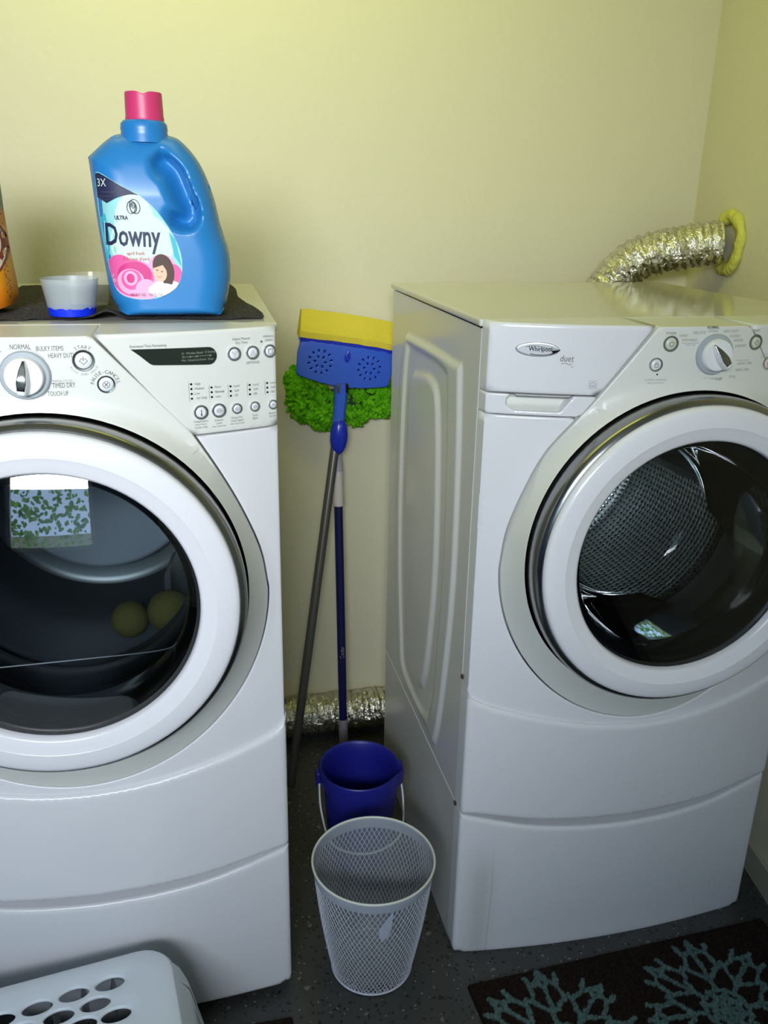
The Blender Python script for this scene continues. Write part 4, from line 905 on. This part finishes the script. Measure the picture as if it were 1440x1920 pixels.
# thin clear liner bag hanging inside
bm = bmesh.new(); NL = 72; rows = []
for j in range(15):
    t_ = 1.0-.98*j/14; rr_ = []
    for k in range(NL):
        a = 2*PI*k/NL; ex = -.0035-.010*(1-t_)*(.5+.5*math.sin(a*7+t_*6))-.012*max(0, noise.noise(Vector((math.cos(a)*2.2, math.sin(a)*2.2, t_*3))))*math.sin(t_*PI)
        rr_.append(bm.verts.new(bp(max(t_, .035), a, ex)))
    rows.append(rr_)
cc = bm.verts.new((0, -.002, .012))
for r1_, r2_ in zip(rows[:-1], rows[1:]):
    for k in range(NL): bm.faces.new((r1_[k], r1_[(k+1) % NL], r2_[(k+1) % NL], r2_[k]))
for k in range(NL): bm.faces.new((rows[-1][k], rows[-1][(k+1) % NL], cc))
lm = mat('thin clear film', srgb(170, 178, 186), .22, alpha=.36); obj('liner_bag', bm, lm, wb, 180)
bm = bmesh.new()
patch(bm, [(-1.62, .60), (-1.50, .655), (-1.46, .72), (-1.44, .90), (-1.55, .84), (-1.68, .74), (-1.66, .66)], lambda u, v, w_, d: bp(v, u, -.0028), g=.05); sg_ = obj('film_scrap', bm, mat('white film', srgb(190, 198, 214), .4), wb, 0)
sg_['label'] = 'whitish scrap of film showing through the mesh'

# ------------------------------------------------------------ laundry basket, upside down in front of the dryer
lbk = thing('laundry_basket', 'white plastic laundry basket lying upside down, with oval holes, in front of the dryer', 'laundry basket', (-.86, -.36, 0)); ZT = .270; LA = .14
LBM = Matrix.Translation((-.5675, -.1495, 0)) @ Matrix.Rotation(LA, 4, 'Z')    # corner of the raised bottom; u to the left negative, v towards the camera negative
M['lbk'] = mat('white laundry plastic', srgb(214, 222, 230), .4)
LW, LD, RC = .56, .38, .055
invb = Matrix.Translation((.86, .36, 0))
def q2(u, v): return LBM @ Vector((u, v, 0))
holes_ = []
px_holes = [(-.662, -.216), (-.718, -.226), (-.773, -.240), (-.828, -.252), (-.682, -.252), (-.737, -.264), (-.793, -.277), (-.648, -.279), (-.700, -.287), (-.757, -.301), (-.670, -.318), (-.722, -.327)]
LI = LBM.inverted()
for hx, hy in px_holes:
    p = LI @ Vector((hx, hy, 0)); holes_.append(ell(p.x, p.y, .0235, .0125, 20, rot=.0))
bm = bmesh.new()
patch(bm, rrect(-LW, 0, -LD, 0, RC, 6), lambda u, v, w_, d: invb @ (LBM @ Vector((u, v, ZT-w_-.006*max(0, 1-d/.02)**2))), holes=holes_, g=.018, r=.002, w1=.003, back=True)
obj('basket_bottom', bm, M['lbk'], lbk, 50)
# flaring side: perimeter parameter s, drop t
per = resample(rrect(-LW, 0, -LD, 0, RC, 6), .02); per = per[::-1] if sarea(per) < 0 else per
PL = [0]
for i in range(len(per)): PL.append(PL[-1]+float(np.linalg.norm(per[(i+1) % len(per)]-per[i])))
PLn = PL[-1]
def side_pt(s, t_, w_):
    s = s % PLn; i = max(0, min(len(per)-1, int(np.searchsorted(PL, s, side='right')-1))); a = per[i]; b_ = per[(i+1) % len(per)]; k = (s-PL[i])/max(1e-9, PL[i+1]-PL[i]); p = a+(b_-a)*k
    def nr(j): tt = per[(j+1) % len(per)]-per[j-1]; return np.array([tt[1], -tt[0]])/np.linalg.norm(tt)
    n_ = nr(i)*(1-k)+nr((i+1) % len(per))*k; n_ /= np.linalg.norm(n_)
    fl_ = .052*(t_**.85)-.006*max(0, 1-t_/.05)**2; stp = .009/(1+math.exp(-(t_-.14)*90)); q = p+n_*(fl_+stp-w_)
    return invb @ (LBM @ Vector((q[0], q[1], (ZT-.018)*(1-t_)+.012)))
# find where the right side (u near 0) runs, slits there
sr = [PL[i] for i in range(len(per)) if per[i][0] > -.002]; s0, s1 = min(sr), max(sr)
hol = []
def slit(sc, ta, tb, hw): return [(sc, ta), (sc+hw, ta+(tb-ta)*.3), (sc+hw, ta+(tb-ta)*.7), (sc, tb), (sc-hw, ta+(tb-ta)*.7), (sc-hw, ta+(tb-ta)*.3)]
for k in range(7):
    sc = PLn-.045-k*.042; hol.append(slit(sc, .22, .62, .0050)); hol.append(slit(sc-.021, .68, .90, .005))
hol.append(slit(.030, .14, .86, .0050)); hol.append(slit(.060, .16, .84, .0050)); hol.append(slit(PLn-.006-.006, .10, .5, .005))
for sx_ in [s1+.10+k*.05 for k in range(9)]: hol.append(slit(sx_, .25, .8, .006))
hol = [[(s_, t_) for s_, t_ in h] for h in hol]
bm = bmesh.new(); SC = .27
patch(bm, [(0, 0), (PLn, 0), (PLn, SC), (0, SC)], lambda u, v, w_, d: side_pt(u, v/SC, 0), holes=[[(s_ % PLn, t_*SC) for s_, t_ in h] for h in hol if all(0 < (s_ % PLn) < PLn for s_, t_ in h) and max(s_ % PLn for s_, _ in h)-min(s_ % PLn for s_, _ in h) < .1], g=.017)
bmesh.ops.remove_doubles(bm, verts=bm.verts, dist=.0004); bmesh.ops.solidify(bm, geom=bm.faces[:], thickness=.0025)
obj('basket_side', bm, M['lbk'], lbk, 50)

# ------------------------------------------------------------ rugs
def rug(name, label, ox, oy, ang, wdt, dep, seeds):
    A = Matrix.Translation((ox, oy, 0)) @ Matrix.Rotation(ang, 4, 'Z'); st_ = .0032; nx = int(wdt/st_); ny = int(dep/st_)
    u, v = np.meshgrid(np.linspace(0, wdt, nx), np.linspace(-dep, 0, ny)); tz_ = np.zeros_like(u)
    for (cx, cy, R0, rot) in seeds:
        X, Y = u-cx, v-cy; 
        jit = np.array([[noise.noise(Vector((a*60, b_*60, 0))) for a, b_ in zip(ra, rb)] for ra, rb in zip(u, v)])*.004
        X = X+jit; Y = Y-jit; r_ = np.hypot(X, Y); th = np.arctan2(Y, X)+rot; k = 2*PI/8; f = np.abs(((th+k/2) % k)-k/2); a = r_*np.cos(f); b_ = r_*np.sin(f)
        def seg(p, q, wd):
            p = np.array(p)*R0; q = np.array(q)*R0; d_ = q-p; t_ = np.clip(((a-p[0])*d_[0]+(b_-p[1])*d_[1])/(d_@d_), 0, 1); return np.hypot(a-p[0]-t_*d_[0], b_-p[1]-t_*d_[1]) < wd
        mk = seg((.10, 0), (.26, .11), .0045) | seg((.0, 0), (.07, .0), .0055) | seg((.26, .0), (.62, 0), .0050) | seg((.42, 0), (.60, .20), .0050) | seg((.60, .20), (.80, .16), .005) | seg((.60, .20), (.64, .265), .005) | seg((.62, 0), (.78, .0), .005) | seg((.26, 0), (.26, .108), .0045) | seg((.80, .16), (.93, .20), .0055) | seg((.86, .05), (1.0, 0), .0055) | seg((.78, 0), (.86, .07), .005) | seg((.80, .16), (.86, .07), .005) | seg((.44, 0), (.44, .0), .006)
        mk |= (np.abs(r_-R0*.17) < .004)
        tz_ = np.maximum(tz_, mk.astype(float))
    z = .0085+.0016*np.random.default_rng(1).random(u.shape)+.0008*tz_
    z[0, :] = z[-1, :] = 0; z[:, 0] = z[:, -1] = 0
    verts = [tuple(A @ Vector((a, b_, c_))) for a, b_, c_ in zip(u.ravel(), v.ravel(), z.ravel())]
    faces = [(j*nx+i, j*nx+i+1, (j+1)*nx+i+1, (j+1)*nx+i) for j in range(ny-1) for i in range(nx-1)]
    me = bpy.data.meshes.new(name); me.from_pydata(verts, [], faces); ca = me.color_attributes.new('yarn', 'FLOAT_COLOR', 'POINT')
    rg = np.random.default_rng(2).random(u.shape).ravel(); dat = np.zeros((len(verts), 4)); tzr = tz_.ravel()
    dk = np.array(srgb(36, 28, 25)[:3]); tl = np.array(srgb(84, 106, 106)[:3]); dat[:, :3] = (dk+(tl-dk)*tzr[:, None])*(.6+.8*rg[:, None]); dat[:, 3] = 1
    ca.data.foreach_set('color', dat.ravel().astype(np.float32))
    m = mat(name+' yarn', (1, 1, 1, 1), .98, spec=.05); at = m.node_tree.nodes.new('ShaderNodeVertexColor'); at.layer_name = 'yarn'; m.node_tree.links.new(at.outputs[0], m.node_tree.nodes['Principled BSDF'].inputs['Base Color'])
    me.materials.append(m); o = bpy.data.objects.new(name, me); C.objects.link(o); tag(o, label, 'rug')
rug('rug', 'dark brown tufted rug with teal lattice medallions on the floor before the washing machine', .005, -.126, .048, .70, .40, [(.135, -.175, .165, .1), (.480, -.185, .165, .1), (.82, -.18, .165, .1)])
rug('rug', 'dark brown rug corner just right of the laundry basket, before the dryer', -.93, -.125, 0.0, .580, .40, [(.40, -.22, .165, .1)])
